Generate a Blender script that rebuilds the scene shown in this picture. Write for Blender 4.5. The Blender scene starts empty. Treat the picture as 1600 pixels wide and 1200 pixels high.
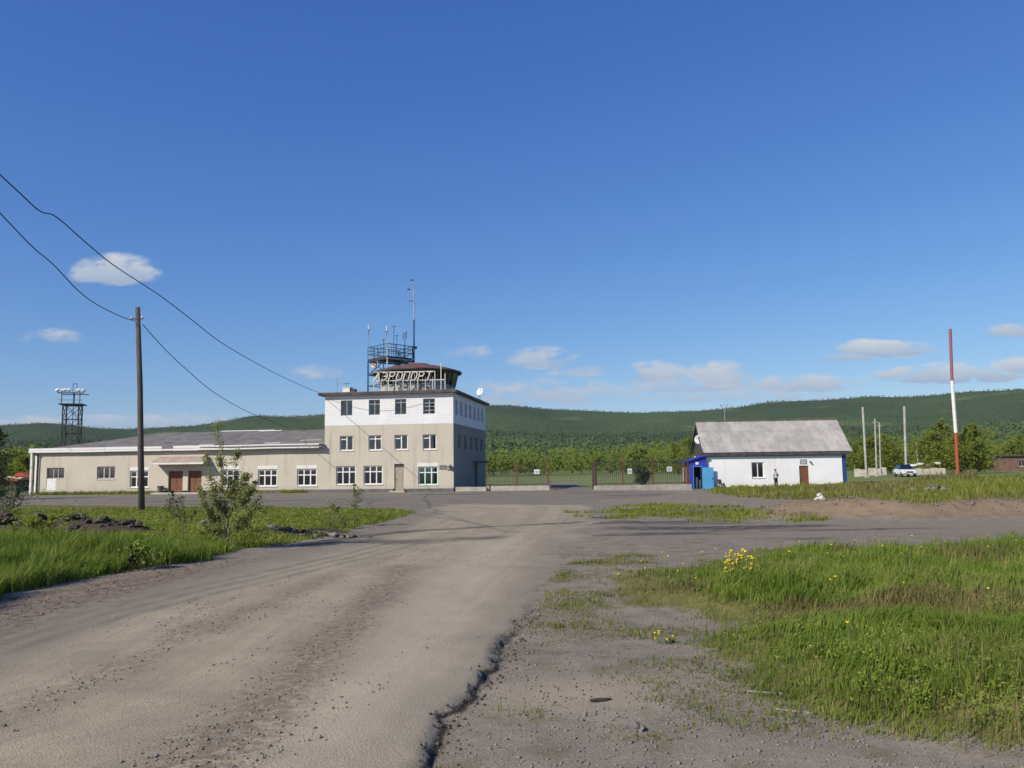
import bpy, bmesh, math, random
import numpy as np
from mathutils import Vector, Matrix
random.seed(7); rng = np.random.default_rng(7)
S = bpy.context.scene
COL = S.collection

# ------------------------------------------------------------------ camera
F_PX, PITCH, ROLL, EYE = 1300.0, 0.1023, 0.0124, 2.0
fw = np.array([0, math.cos(PITCH), math.sin(PITCH)]); up0 = np.array([0, -math.sin(PITCH), math.cos(PITCH)]); rt0 = np.array([1.0, 0, 0])
rc = math.cos(ROLL)*rt0 - math.sin(ROLL)*up0; uc = math.sin(ROLL)*rt0 + math.cos(ROLL)*up0
EYEP = np.array([0, 0, EYE])
cam_d = bpy.data.cameras.new('camera'); cam = bpy.data.objects.new('camera', cam_d); COL.objects.link(cam)
cam_d.sensor_width = 36; cam_d.lens = 36*F_PX/1600; cam_d.clip_start = 0.05; cam_d.clip_end = 20000
cam.matrix_world = Matrix(((rc[0], uc[0], -fw[0], 0), (rc[1], uc[1], -fw[1], 0), (rc[2], uc[2], -fw[2], EYE), (0, 0, 0, 1)))
S.camera = cam
def ray(x, y): return fw + rc*(x-800)/F_PX + uc*(600-y)/F_PX
def gp(x, y, z=0.0):                      # point of the ground plane seen at a photograph position
    d = ray(x, y); return EYEP + d*(z-EYE)/d[2]
def at(x, y, Y):                          # point at distance Y from the camera plane
    d = ray(x, y); return EYEP + d*Y/d[1]

# ------------------------------------------------------------------ light
SUN_EL = math.radians(34); SUN_TRAVEL = np.array([0.772, 0.635])     # horizontal direction of the light
sun_az = math.atan2(-SUN_TRAVEL[0], -SUN_TRAVEL[1])                    # clockwise from +Y
sd = bpy.data.lights.new('sun', 'SUN'); sd.energy = 4.9; sd.angle = math.radians(0.53); sd.color = (1.0, 0.92, 0.79)
sun = bpy.data.objects.new('sun', sd); COL.objects.link(sun)
sv = Vector((SUN_TRAVEL[0]*math.cos(SUN_EL), SUN_TRAVEL[1]*math.cos(SUN_EL), -math.sin(SUN_EL)))
sun.rotation_euler = sv.to_track_quat('-Z', 'Y').to_euler(); sun.location = (-40, -30, 60)
S.view_settings.view_transform = 'Standard'; S.view_settings.look = 'None'
S.view_settings.exposure = 0.0; S.view_settings.gamma = 1.0; S.view_settings.use_curve_mapping = False
try:
    S.cycles.use_denoising = True; S.cycles.max_bounces = 6; S.cycles.transparent_max_bounces = 16; S.cycles.volume_bounces = 0
except Exception: pass

def nd(nt, typ, ins=None, **kw):
    n = nt.nodes.new(typ)
    for k, v in kw.items(): setattr(n, k, v)
    for k, v in (ins or {}).items():
        s = n.inputs[k]
        if hasattr(v, 'bl_idname') and hasattr(v, 'is_output'): nt.links.new(v, s)
        elif hasattr(v, 'outputs'): nt.links.new(v.outputs[0], s)
        else: s.default_value = v
    return n
def mth(nt, op, a, b=None, c=None, clamp=False):
    i = {0: a}
    if b is not None: i[1] = b
    if c is not None: i[2] = c
    return nd(nt, 'ShaderNodeMath', i, operation=op, use_clamp=clamp).outputs[0]
def mixc(nt, f, a, b, blend='MIX'):
    n = nt.nodes.new('ShaderNodeMix'); n.data_type = 'RGBA'; n.blend_type = blend
    for idx, v in ((0, f), (6, a), (7, b)):
        if hasattr(v, 'is_output'): nt.links.new(v, n.inputs[idx])
        else: n.inputs[idx].default_value = (*v, 1) if isinstance(v, tuple) and len(v) == 3 else v
    return n.outputs[2]
def noise(nt, vec, scale, detail=4, rough=0.55, dist=0.0):
    n = nd(nt, 'ShaderNodeTexNoise', {'Scale': scale, 'Detail': detail, 'Roughness': rough, 'Distortion': dist})
    if vec is not None: nt.links.new(vec, n.inputs['Vector'])
    return n.outputs[0]
def ramp(nt, fac, lo, hi):
    n = nd(nt, 'ShaderNodeMapRange', {0: fac, 1: lo, 2: hi, 3: 0.0, 4: 1.0}, interpolation_type='SMOOTHSTEP')
    return n.outputs[0]
def scalev(nt, vec, s):
    return nd(nt, 'ShaderNodeVectorMath', {0: vec, 1: s}, operation='MULTIPLY').outputs[0]

# ------------------------------------------------------------------ sky
W = bpy.data.worlds.new('World'); S.world = W; W.use_nodes = True
W.cycles.sampling_method = 'NONE'
wt = W.node_tree; wt.nodes.clear()
sky = nd(wt, 'ShaderNodeTexSky', sky_type='NISHITA', sun_disc=False, sun_elevation=SUN_EL, sun_rotation=sun_az,
         altitude=300.0, air_density=1.0, dust_density=0.3, ozone_density=3.0)
SKY_STRENGTH = 0.11
tc = nd(wt, 'ShaderNodeTexCoord'); sep = nd(wt, 'ShaderNodeSeparateXYZ', {0: tc.outputs['Generated']})
ay = mth(wt, 'MAXIMUM', mth(wt, 'ABSOLUTE', sep.outputs[1]), 0.02)
cu_ = mth(wt, 'DIVIDE', sep.outputs[0], ay); cv_ = mth(wt, 'DIVIDE', sep.outputs[2], ay)
cvec = nd(wt, 'ShaderNodeCombineXYZ', {0: cu_, 1: mth(wt, 'MULTIPLY', cv_, 2.2), 2: 0.0}).outputs[0]
n1 = noise(wt, cvec, 22, 3, 0.55); n2 = noise(wt, cvec, 60, 2, 0.5)
CLOUDS = [(180, 420, 56, 26, .88), (80, 525, 40, 13, .34), (728, 546, 30, 14, .42), (850, 558, 46, 19, .6), (905, 578, 38, 10, .42),
          (1027, 581, 44, 20, .68), (1125, 585, 48, 24, .7), (1095, 602, 90, 13, .6), (1255, 599, 78, 16, .72), (1372, 544, 72, 15, .95),
          (1325, 556, 40, 9, .7), (1495, 582, 105, 17, .95), (1610, 572, 70, 16, .85), (1588, 514, 44, 12, .6), (840, 612, 130, 24, .42), (1160, 618, 130, 13, .42),
          (270, 656, 80, 12, .5), (495, 582, 40, 13, .3), (100, 658, 130, 10, .45), (1720, 560, 90, 25, .7), (-160, 590, 120, 22, .6)]
acc = None; shade = None
for (px, py, rx, ry, st) in CLOUDS:
    d = ray(px, py); sx_, sy_ = F_PX/(rx*1.4), F_PX/(ry*1.5)
    du = mth(wt, 'MULTIPLY_ADD', cu_, sx_, -d[0]/d[1]*sx_); dv = mth(wt, 'MULTIPLY_ADD', cv_, sy_, -d[2]/d[1]*sy_+.25)
    dm = mth(wt, 'MAXIMUM', dv, mth(wt, 'MULTIPLY', dv, -2.0))
    d2 = mth(wt, 'MULTIPLY_ADD', du, du, mth(wt, 'MULTIPLY', dm, dm))
    m = mth(wt, 'MULTIPLY_ADD', d2, -st, st); sh = mth(wt, 'MULTIPLY_ADD', dv, st, m)
    acc = m if acc is None else mth(wt, 'MAXIMUM', acc, m)
    shade = sh if shade is None else mth(wt, 'MAXIMUM', shade, sh)
nn = mth(wt, 'MULTIPLY_ADD', n1, 3.0, mth(wt, 'MULTIPLY_ADD', n2, 0.9, -1.95))
pos = mth(wt, 'MAXIMUM', mth(wt, 'ADD', acc, 0.25), 0.0)
lit = mth(wt, 'ADD', mth(wt, 'MULTIPLY', mth(wt, 'SUBTRACT', shade, acc), 0.9), mth(wt, 'MULTIPLY', n1, 0.7), clamp=True)
acc = mth(wt, 'MULTIPLY', ramp(wt, mth(wt, 'MULTIPLY_ADD', nn, pos, acc), 0.0, 0.62), .92)
k = 1.0/SKY_STRENGTH
ccol = mixc(wt, lit, (0.32*k, 0.42*k, 0.60*k), (0.64*k, 0.675*k, 0.715*k))
# vivid film response of the sky: one curve per channel, the same over the whole sky
sc_ = nd(wt, 'ShaderNodeSeparateColor', {0: sky.outputs[0]})
chan = [mth(wt, 'MULTIPLY', mth(wt, 'POWER', mth(wt, 'MULTIPLY', sc_.outputs[i], SKY_STRENGTH), g_), c_/SKY_STRENGTH) for i, (g_, c_) in enumerate(((1.25, .78), (1.0, .79), (.62, .92)))]
skyc = nd(wt, 'ShaderNodeCombineColor', {0: chan[0], 1: chan[1], 2: chan[2]}).outputs[0]
wc = mixc(wt, acc, skyc, ccol)
bg = nd(wt, 'ShaderNodeBackground', {'Color': wc, 'Strength': SKY_STRENGTH})
wt.links.new(bg.outputs[0], nd(wt, 'ShaderNodeOutputWorld').inputs['Surface'])

# ------------------------------------------------------------------ materials
MATS = {}
def new_mat(name):
    m = bpy.data.materials.new(name); m.use_nodes = True; m.node_tree.nodes.clear(); MATS[name] = m
    nt = m.node_tree; out = nd(nt, 'ShaderNodeOutputMaterial'); p = nd(nt, 'ShaderNodeBsdfPrincipled')
    nt.links.new(p.outputs[0], out.inputs[0]); return m, nt, p, out
def bump(nt, p, h, strength=0.4, dist=0.02):
    b = nd(nt, 'ShaderNodeBump', {'Height': h, 'Strength': strength, 'Distance': dist}); nt.links.new(b.outputs[0], p.inputs['Normal'])
def objco(nt): return nd(nt, 'ShaderNodeTexCoord').outputs['Object']
def worldco(nt): return nd(nt, 'ShaderNodeNewGeometry').outputs['Position']
def simple(name, c1, c2=None, scale=3.0, rough=0.8, metal=0.0, bs=0.15, bscale=20, stretch=(1, 1, 1), spec=0.3, lo=0.35, hi=0.65):
    m, nt, p, o = new_mat(name); c2 = c2 or tuple(v*0.72 for v in c1)
    v = scalev(nt, worldco(nt), stretch)
    f = ramp(nt, noise(nt, v, scale, 6, 0.65), lo, hi)
    nt.links.new(mixc(nt, f, c1, c2), p.inputs['Base Color'])
    p.inputs['Roughness'].default_value = rough; p.inputs['Metallic'].default_value = metal; p.inputs['Specular IOR Level'].default_value = spec
    if bs: bump(nt, p, noise(nt, v, bscale, 4), bs, 0.01)
    return m

def mat_stucco(name, base, stain, pink=None):
    m, nt, p, o = new_mat(name); c = worldco(nt)
    big = ramp(nt, noise(nt, c, 0.35, 5, 0.6), 0.35, 0.7)
    col = mixc(nt, mth(nt, 'MULTIPLY', big, 0.6), base, tuple(b*s for b, s in zip(base, (0.86, 0.86, 0.84))))
    if pink: col = mixc(nt, mth(nt, 'MULTIPLY', ramp(nt, noise(nt, scalev(nt, c, (1, 1, .5)), 0.22, 3), 0.5, 0.72), 0.55), col, pink)
    drip = ramp(nt, noise(nt, scalev(nt, c, (2.2, 2.2, 0.16)), 1.1, 6, 0.62), 0.52, 0.78)
    col = mixc(nt, mth(nt, 'MULTIPLY', drip, 0.75), col, stain)
    z = nd(nt, 'ShaderNodeSeparateXYZ', {0: c}).outputs[2]
    low = mth(nt, 'MULTIPLY', ramp(nt, mth(nt, 'ADD', z, mth(nt, 'MULTIPLY', noise(nt, c, 1.3, 5), 1.2)), 1.4, 0.5), 0.55)
    col = mixc(nt, low, col, stain)
    nt.links.new(col, p.inputs['Base Color']); p.inputs['Roughness'].default_value = 0.92; p.inputs['Specular IOR Level'].default_value = 0.15
    bump(nt, p, noise(nt, c, 14, 5), 0.25, 0.012); return m
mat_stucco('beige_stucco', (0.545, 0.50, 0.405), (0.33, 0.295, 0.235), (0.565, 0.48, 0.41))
mat_stucco('flank_stucco', (0.30, 0.28, 0.245), (0.20, 0.185, 0.165))  # darker stucco copy, the shade of the right flank put into its colour
mat_stucco('house_white', (0.82, 0.82, 0.83), (0.66, 0.63, 0.55))
def mat_white_brick():
    m, nt, p, o = new_mat('white_brick'); c = objco(nt)
    sx = nd(nt, 'ShaderNodeSeparateXYZ', {0: c})
    v = nd(nt, 'ShaderNodeCombineXYZ', {0: mth(nt, 'ADD', sx.outputs[0], sx.outputs[1]), 1: sx.outputs[2], 2: 0.0}).outputs[0]
    b = nd(nt, 'ShaderNodeTexBrick', {'Vector': v, 'Scale': 1.0, 'Mortar Size': 0.012, 'Mortar Smooth': 0.3, 'Brick Width': 0.42, 'Row Height': 0.2,
                                     'Color1': (.80, .80, .80, 1), 'Color2': (.76, .76, .75, 1), 'Mortar': (.50, .48, .45, 1)})
    patch = ramp(nt, noise(nt, c, 0.6, 5), 0.50, 0.68)
    col = mixc(nt, patch, b.outputs[0], (.80, .80, .795))
    col = mixc(nt, mth(nt, 'MULTIPLY', ramp(nt, noise(nt, c, 3, 6, .65), .56, .72), .45), col, (.55, .53, .49))
    nt.links.new(col, p.inputs['Base Color']); p.inputs['Roughness'].default_value = 0.85; p.inputs['Specular IOR Level'].default_value = 0.2
    bump(nt, p, mth(nt, 'SUBTRACT', noise(nt, c, 20), b.outputs[1]), 0.3, 0.01)
mat_white_brick()
simple('interior_dim', (.035, .036, .04), (.03, .03, .034), 1, .9, bs=0)  # near-black room surfaces, the darkness indoors is put into the colour
simple('dark_base', (.16, .155, .15), (.10, .10, .10), 2)
simple('roofing_felt', (.215, .195, .175), (.15, .138, .125), 0.8, 0.9, stretch=(1, 1, 1), bs=.1)
simple('fascia_dark', (.10, .085, .085), (.05, .045, .045), 1.5, .7)
simple('white_board', (.72, .70, .66), (.42, .39, .35), 1.2, .75, lo=.5, hi=.8)
simple('pipe_white', (.66, .64, .6), (.38, .35, .31), 1.6, .7, lo=.5, hi=.75)
simple('window_white', (.80, .79, .78), (.68, .66, .64), 6, .5, bs=0)
simple('window_old', (.46, .44, .42), (.28, .26, .25), 5, .7, bs=0)
simple('window_teal', (.62, .80, .74), (.5, .7, .64), 5, .5, bs=0)
simple('curtain', (.56, .53, .5), (.4, .38, .36), 3, .9, bs=0, stretch=(6, 6, .5))
simple('curtain_pale', (.74, .72, .70), (.55, .53, .52), 3, .9, bs=0, stretch=(6, 6, .5))
simple('canopy_paint', (.44, .34, .27), (.33, .26, .21), 1.5, .9)
simple('door_wood', (.22, .095, .05), (.13, .055, .03), 3, .6, stretch=(5, 5, .6))
simple('door_beige', (.40, .34, .27), (.29, .24, .185), 2, .7, stretch=(4, 4, .7))
simple('concrete', (.52, .47, .385), (.36, .33, .28), 1.6, .92)
simple('concrete_pole', (.45, .44, .41), (.33, .32, .30), 1.6, .9)
simple('plaque', (.12, .12, .13), (.2, .2, .2), 3, .5, bs=0)
simple('metal_grey', (.33, .34, .35), (.22, .2, .19), 4, .5, .4, bs=0)
simple('metal_dark', (.07, .07, .075), (.045, .04, .04), 4, .6, .2, bs=0)
simple('blue_steel', (.055, .12, .22), (.03, .07, .14), 3, .55, .1, bs=0)
simple('pale_steel', (.36, .42, .42), (.22, .24, .24), 3, .55, .1, bs=0)
simple('letter_white', (.74, .72, .62), (.55, .5, .42), 3, .6, bs=0)
simple('rust_red', (.20, .065, .04), (.13, .05, .035), 3, .7, bs=0)
simple('roof_red', (.20, .085, .062), (.13, .07, .055), 1.5, .7)
simple('white_paint', (.80, .79, .77), (.66, .64, .62), 3, .5, bs=0)
simple('red_paint', (.36, .07, .05), (.30, .09, .06), 3, .6, bs=0)
simple('red_faded', (.30, .10, .12), (.26, .12, .14), 3, .7, bs=0)
simple('orange_red', (.42, .085, .035), (.34, .08, .04), 3, .6, bs=0)
simple('asbestos', (.47, .44, .40), (.34, .32, .30), 1.1, .95, stretch=(1, .5, .5))
_nt = MATS['asbestos'].node_tree; _p = next(n for n in _nt.nodes if n.type == 'BSDF_PRINCIPLED'); _c = _p.inputs['Base Color'].links[0].from_socket
_nt.links.new(mixc(_nt, mth(_nt, 'MULTIPLY', nd(_nt, 'ShaderNodeObjectInfo').outputs['Random'], .35), _c, (.25, .235, .22)), _p.inputs['Base Color'])
simple('porch_blue', (.035, .055, .42), (.028, .045, .33), 2.5, .55, bs=0)
simple('corner_blue', (.03, .07, .22), (.025, .05, .16), 2.5, .6, bs=0)
simple('door_cyan', (.085, .33, .60), (.075, .28, .52), 2.5, .45, bs=0)
simple('brown_plank', (.10, .08, .065), (.06, .05, .04), 3, .85, stretch=(4, 4, .5))
simple('pole_wood', (.135, .11, .09), (.07, .057, .048), 2.5, .9, stretch=(8, 8, .5), bs=.5)
simple('cable_black', (.02, .02, .022), (.02, .02, .022), 1, .6, bs=0)
simple('bark', (.15, .125, .10), (.085, .07, .055), 8, .95)
simple('bark_pale', (.32, .30, .26), (.2, .18, .15), 8, .9)
simple('rock_grey', (.26, .235, .205), (.16, .14, .125), 5, .95, bs=.5)
simple('rock_pale', (.72, .71, .66), (.5, .48, .44), 6, .9, bs=.4)
simple('soil_brown', (.13, .10, .075), (.085, .066, .052), 5, .97, bs=.6)
simple('soil_dark', (.085, .065, .052), (.05, .04, .033), 4, .97, bs=.6)
simple('brick_brown', (.22, .135, .10), (.13, .085, .065), 2, .9)
simple('tile_red', (.42, .06, .045), (.3, .05, .04), 2, .7)
simple('cream_sheet', (.68, .52, .34), (.55, .42, .3), 2, .7)
simple('shirt_grey', (.52, .50, .51), (.42, .40, .42), 6, .9, bs=0)
simple('skin', (.42, .24, .17), (.36, .2, .14), 6, .6, bs=0)
simple('cloth_dark', (.022, .022, .028), (.03, .03, .035), 6, .9, bs=0)
simple('car_white', (.78, .79, .80), (.74, .75, .76), 4, .25, spec=.5, bs=0)
simple('rubber', (.02, .02, .02), (.03, .03, .03), 4, .8, bs=0)
simple('yellow_petal', (.80, .62, .02), (.74, .52, .015), 8, .7, bs=0)
simple('plastic_bin', (.10, .10, .11), (.075, .07, .075), 3, .55, bs=0)
def mat_glass(name, tint, refl):
    m = bpy.data.materials.new(name); m.use_nodes = True; nt = m.node_tree; nt.nodes.clear(); MATS[name] = m
    o = nd(nt, 'ShaderNodeOutputMaterial'); t = nd(nt, 'ShaderNodeBsdfTransparent', {'Color': (*tint, 1)})
    g = nd(nt, 'ShaderNodeBsdfGlossy', {'Color': (.9, .92, .95, 1), 'Roughness': 0.03})
    fr = nd(nt, 'ShaderNodeFresnel', {'IOR': 1.5})
    nt.links.new(nd(nt, 'ShaderNodeMixShader', {0: mth(nt, 'ADD', fr.outputs[0], refl, clamp=True), 1: t.outputs[0], 2: g.outputs[0]}).outputs[0], o.inputs[0])
mat_glass('glass', (.62, .66, .68), 0.04); mat_glass('glass_cab', (.30, .40, .40), 0.02); mat_glass('glass_green', (.5, .72, .64), 0.1)
def mat_leaf(name, a, b, dry=None, trans=0.35):
    m, nt, p, o = new_mat(name)
    at_ = nd(nt, 'ShaderNodeAttribute', attribute_name='rnd'); f = at_.outputs['Fac']
    col = mixc(nt, f, a, b)
    if dry: col = mixc(nt, ramp(nt, f, .86, .97), col, dry)
    nt.links.new(col, p.inputs['Base Color']); p.inputs['Roughness'].default_value = .6; p.inputs['Specular IOR Level'].default_value = .25
    tr = nd(nt, 'ShaderNodeBsdfTranslucent', {'Color': col})
    mx = nd(nt, 'ShaderNodeMixShader', {0: trans, 1: p.outputs[0], 2: tr.outputs[0]}); nt.links.new(mx.outputs[0], o.inputs[0])
mat_leaf('grass_blade', (.160, .200, .020), (.32, .33, .055), (.42, .33, .14), .45)
mat_leaf('grass_lush', (.130, .208, .022), (.295, .350, .056), (.40, .34, .13), .45)
mat_leaf('grass_dry', (.16, .15, .045), (.30, .245, .10), (.42, .32, .17), .4)
mat_leaf('leaf_sapling', (.155, .185, .05), (.32, .325, .11), None, .45)
mat_leaf('leaf_bright', (.145, .185, .022), (.27, .30, .044), None, .5)
mat_leaf('leaf_dark', (.030, .052, .016), (.065, .09, .028), None)
mat_leaf('forest_near', (.13, .175, .022), (.25, .29, .044), None, .45)
mat_leaf('forest_far', (.034, .066, .021), (.098, .148, .034), None, .35)

# ------------------------------------------------------------------ mesh helpers
class MB:
    def __init__(s): s.v = []; s.f = []
    def quad(s, a, b, c, d):
        n = len(s.v); s.v += [tuple(a), tuple(b), tuple(c), tuple(d)]; s.f.append((n, n+1, n+2, n+3)); return s
    def poly(s, pts):
        n = len(s.v); s.v += [tuple(p) for p in pts]; s.f.append(tuple(range(n, n+len(pts)))); return s
    def box(s, x0, x1, y0, y1, z0, z1):
        n = len(s.v)
        s.v += [(x0, y0, z0), (x1, y0, z0), (x1, y1, z0), (x0, y1, z0), (x0, y0, z1), (x1, y0, z1), (x1, y1, z1), (x0, y1, z1)]
        for q in ((0, 3, 2, 1), (4, 5, 6, 7), (0, 1, 5, 4), (1, 2, 6, 5), (2, 3, 7, 6), (3, 0, 4, 7)): s.f.append(tuple(n+i for i in q))
        return s
    def prism(s, pts, d):                # closed polygon extruded by vector d
        n = len(s.v); k = len(pts); d = Vector(d)
        s.v += [tuple(p) for p in pts] + [tuple(Vector(p)+d) for p in pts]
        s.f.append(tuple(range(n+k-1, n-1, -1))); s.f.append(tuple(range(n+k, n+2*k)))
        for i in range(k): j = (i+1) % k; s.f.append((n+i, n+j, n+k+j, n+k+i))
        return s
    def tube(s, pts, r, seg=8, cap=True):
        pts = [Vector(p) for p in pts]; rs = r if isinstance(r, (list, tuple)) else [r]*len(pts); rings = []
        for i, p in enumerate(pts):
            t = (pts[min(i+1, len(pts)-1)]-pts[max(i-1, 0)]).normalized()
            a = t.orthogonal().normalized() if i == 0 else (pa - t*pa.dot(t)).normalized(); pa = a; b = t.cross(a)
            n = len(s.v); rings.append(n)
            for k in range(seg):
                an = 2*math.pi*k/seg; s.v.append(tuple(p+(a*math.cos(an)+b*math.sin(an))*rs[i]))
        for i in range(len(rings)-1):
            for k in range(seg): k2 = (k+1) % seg; s.f.append((rings[i]+k, rings[i]+k2, rings[i+1]+k2, rings[i+1]+k))
        if cap: s.f.append(tuple(rings[0]+k for k in reversed(range(seg)))); s.f.append(tuple(rings[-1]+k for k in range(seg)))
        return s
    def lathe(s, prof, seg=16, c=(0, 0, 0), a0=0.0):
        n = len(s.v); k = len(prof)
        for i in range(seg):
            an = a0+2*math.pi*i/seg
            for (r, z) in prof: s.v.append((c[0]+r*math.cos(an), c[1]+r*math.sin(an), c[2]+z))
        for i in range(seg):
            j = (i+1) % seg
            for q in range(k-1): s.f.append((n+i*k+q, n+j*k+q, n+j*k+q+1, n+i*k+q+1))
        return s
    def blob(s, c, r, seed=0, amp=.3, sub=1):
        bm = bmesh.new(); bmesh.ops.create_icosphere(bm, subdivisions=sub, radius=1.0); rr = random.Random(seed); n = len(s.v)
        for v in bm.verts: k = 1+rr.uniform(-amp, amp); s.v.append((c[0]+v.co.x*r[0]*k, c[1]+v.co.y*r[1]*k, c[2]+v.co.z*r[2]*k))
        for f_ in bm.faces: s.f.append(tuple(n+v.index for v in f_.verts))
        bm.free(); return s
    def mesh(s, name, mat, smooth=False):
        me = bpy.data.meshes.new(name); me.from_pydata(s.v, [], s.f); me.materials.append(MATS[mat])
        if smooth: me.polygons.foreach_set('use_smooth', [True]*len(me.polygons))
        me.update(); return me
    def build(s, name, mat, parent=None, smooth=False, loc=(0, 0, 0), rz=0.0):
        return link(name, s.mesh(name, mat, smooth), parent, loc, rz)
def link(name, me, parent=None, loc=(0, 0, 0), rz=0.0):
    o = bpy.data.objects.new(name, me); COL.objects.link(o); o.parent = parent; o.location = loc; o.rotation_euler = (0, 0, rz); return o
def tag(o, label=None, cat=None, group=None, kind=None):
    if label: o['label'] = label
    if cat: o['category'] = cat
    if group: o['group'] = group
    if kind: o['kind'] = kind
    return o
def thing(name, label, cat, loc=(0, 0, 0), rz=0.0, group=None):
    o = bpy.data.objects.new(name, None); COL.objects.link(o); o.location = loc; o.rotation_euler = (0, 0, rz); o.empty_display_size = .2
    return tag(o, label, cat, group)
_unit = {}
def bar(name, parent, a, b, r, mat, square=False):          # a straight bar between two points, alike bars share their mesh
    key = (mat, square)
    if key not in _unit:
        m = MB()
        if square: m.box(-1, 1, -1, 1, 0, 1)
        else: m.tube([(0, 0, 0), (0, 0, 1)], 1.0, 8)
        _unit[key] = m.mesh('bar', mat, False)
    a, b = Vector(a), Vector(b); d = b-a
    o = link(name, _unit[key], parent, a); o.rotation_mode = 'QUATERNION'; o.rotation_quaternion = d.to_track_quat('Z', 'Y'); o.scale = (r, r, d.length); return o
def np_mesh(name, V, Fq, mat, attrs=None, smooth=False, n_side=4):
    me = bpy.data.meshes.new(name); nv, nf = len(V), len(Fq)
    me.vertices.add(nv); me.vertices.foreach_set('co', np.ascontiguousarray(V, np.float32).ravel())
    me.loops.add(nf*n_side); me.loops.foreach_set('vertex_index', np.ascontiguousarray(Fq, np.int32).ravel())
    me.polygons.add(nf); me.polygons.foreach_set('loop_start', np.arange(0, nf*n_side, n_side, dtype=np.int32))
    me.polygons.foreach_set('loop_total', np.full(nf, n_side, np.int32))
    if smooth: me.polygons.foreach_set('use_smooth', np.ones(nf, bool))
    for k_, a in (attrs or {}).items():
        A = me.attributes.new(k_, 'FLOAT', 'POINT'); A.data.foreach_set('value', np.ascontiguousarray(a, np.float32))
    me.materials.append(MATS[mat]); me.update(calc_edges=True); return me

# ------------------------------------------------------------------ noise and zones of the ground
def vn(x, y, seed=0.0):
    xi, yi = np.floor(x), np.floor(y); xf, yf = x-xi, y-yi; u = xf*xf*(3-2*xf); v = yf*yf*(3-2*yf)
    h = lambda i, j: np.modf(np.abs(np.sin(i*127.1+j*311.7+seed*74.7)*43758.5453))[0]
    return (h(xi, yi)*(1-u)+h(xi+1, yi)*u)*(1-v)+(h(xi, yi+1)*(1-u)+h(xi+1, yi+1)*u)*v
def fbm(x, y, o=4, seed=0.0):
    s = 0; a = .5; t = 0
    for i in range(o): s = s+a*vn(x*2**i, y*2**i, seed+i*3.1); t += a; a *= .5
    return s/t
def sst(a, b, x): t = np.clip((x-a)/(b-a), 0, 1); return t*t*(3-2*t)
def sdf(P, x, y):                        # signed distance to a polygon, positive inside
    P = np.asarray(P, float); d = np.full(np.shape(x), 1e18); ins = np.zeros(np.shape(x), bool)
    for i in range(len(P)):
        ax, ay_ = P[i]; bx, by = P[(i+1) % len(P)]; ex, ey = bx-ax, by-ay_; wx, wy = x-ax, y-ay_
        t = np.clip((wx*ex+wy*ey)/(ex*ex+ey*ey+1e-12), 0, 1); d = np.minimum(d, (wx-ex*t)**2+(wy-ey*t)**2)
        c = ((ay_ > y) != (by > y)); ins ^= c & (x < (bx-ax)*(y-ay_)/(by-ay_+1e-12)+ax)
    return np.where(ins, 1, -1)*np.sqrt(d)
G2 = lambda L: [tuple(gp(*q)[:2]) for q in L]
ROAD = G2([(-250, 1060), (0, 962), (150, 925), (300, 890), (400, 868), (520, 845), (600, 818), (655, 800), (690, 788), (930, 788), (925, 815), (885, 850), (872, 880), (846, 910),
           (822, 950), (790, 990), (772, 1030), (690, 1118), (640, 1200)]) + [(-2.6, 3.0), (-4.2, -60.0), (-14.0, -60.0), (-9.5, 2.0)]
FORE = [(-90, 92)] + G2([(45, 773), (507, 770), (707, 766), (760, 766.5), (860, 766)]) + [(4.5, 130.0), (9.5, 130.0)] + G2([(930, 766), (1070, 770), (1000, 778), (940, 780), (932, 800), (700, 800), (655, 800), (640, 796), (400, 791), (200, 789), (0, 787)]) + [(-90, 50)]
CROSS = G2([(870, 850), (930, 803), (1000, 811), (1200, 814), (1400, 815), (1620, 818)]) + [(70, 31.0), (70, 22.5)] + G2([(1620, 838), (1400, 838), (1200, 846), (1000, 838)])
GL = [(-30, 12.0)] + G2([(-150, 985), (0, 928), (60, 915), (130, 905), (190, 893), (290, 880), (330, 866), (400, 853), (470, 845), (530, 836), (548, 826), (600, 815), (652, 802), (640, 797), (560, 794), (400, 792), (200, 790), (0, 788)]) + [(-45, 48)]
GR = G2([(958, 906), (1010, 890), (1100, 880), (1170, 864), (1250, 856), (1350, 862), (1450, 852), (1620, 846)]) + [(40, 18), (40, 4)] + [(4.4, 3.2)] + G2([(1600, 1176), (1400, 1140), (1260, 1100), (1130, 1050), (1085, 1000), (1080, 962), (1000, 950), (950, 935)])
GB = G2([(1120, 770), (1180, 779), (1300, 781), (1420, 786), (1540, 790), (1640, 800)]) + [(60, 36), (150, 60), (150, 125)] + G2([(1330, 757), (1250, 761), (1110, 764)])
GS = G2([(945, 800), (1010, 790), (1130, 793), (1210, 803), (1200, 812), (1000, 808)])
MOUND = [gp(*q)[:2] for q in ((1235, 806), (1330, 806), (1420, 809), (1510, 807), (1590, 806), (1680, 806))]
def segdist(P, x, y):
    d = np.full(np.shape(x), 1e18)
    for (a, b) in zip(P[:-1], P[1:]):
        e = np.subtract(b, a); t = np.clip(((x-a[0])*e[0]+(y-a[1])*e[1])/(e@e), 0, 1)
        d = np.minimum(d, (x-a[0]-e[0]*t)**2+(y-a[1]-e[1]*t)**2)
    return np.sqrt(d)
PILE = [gp(*q)[:2] for q in ((-60, 842), (20, 842), (90, 840), (150, 843), (185, 846))]
BANK = [gp(*q)[:2] for q in ((440, 840), (500, 836), (535, 834))]
POT = gp(880, 1075)[:2]
JOINT_SHADE = [gp(*q)[:2] for q in ((470, 852), (540, 840), (640, 829), (720, 824), (800, 821), (905, 815))]
DARK_ASPHALT = [gp(*q)[:2] for q in ((590, 845), (690, 843), (765, 841))]
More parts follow.
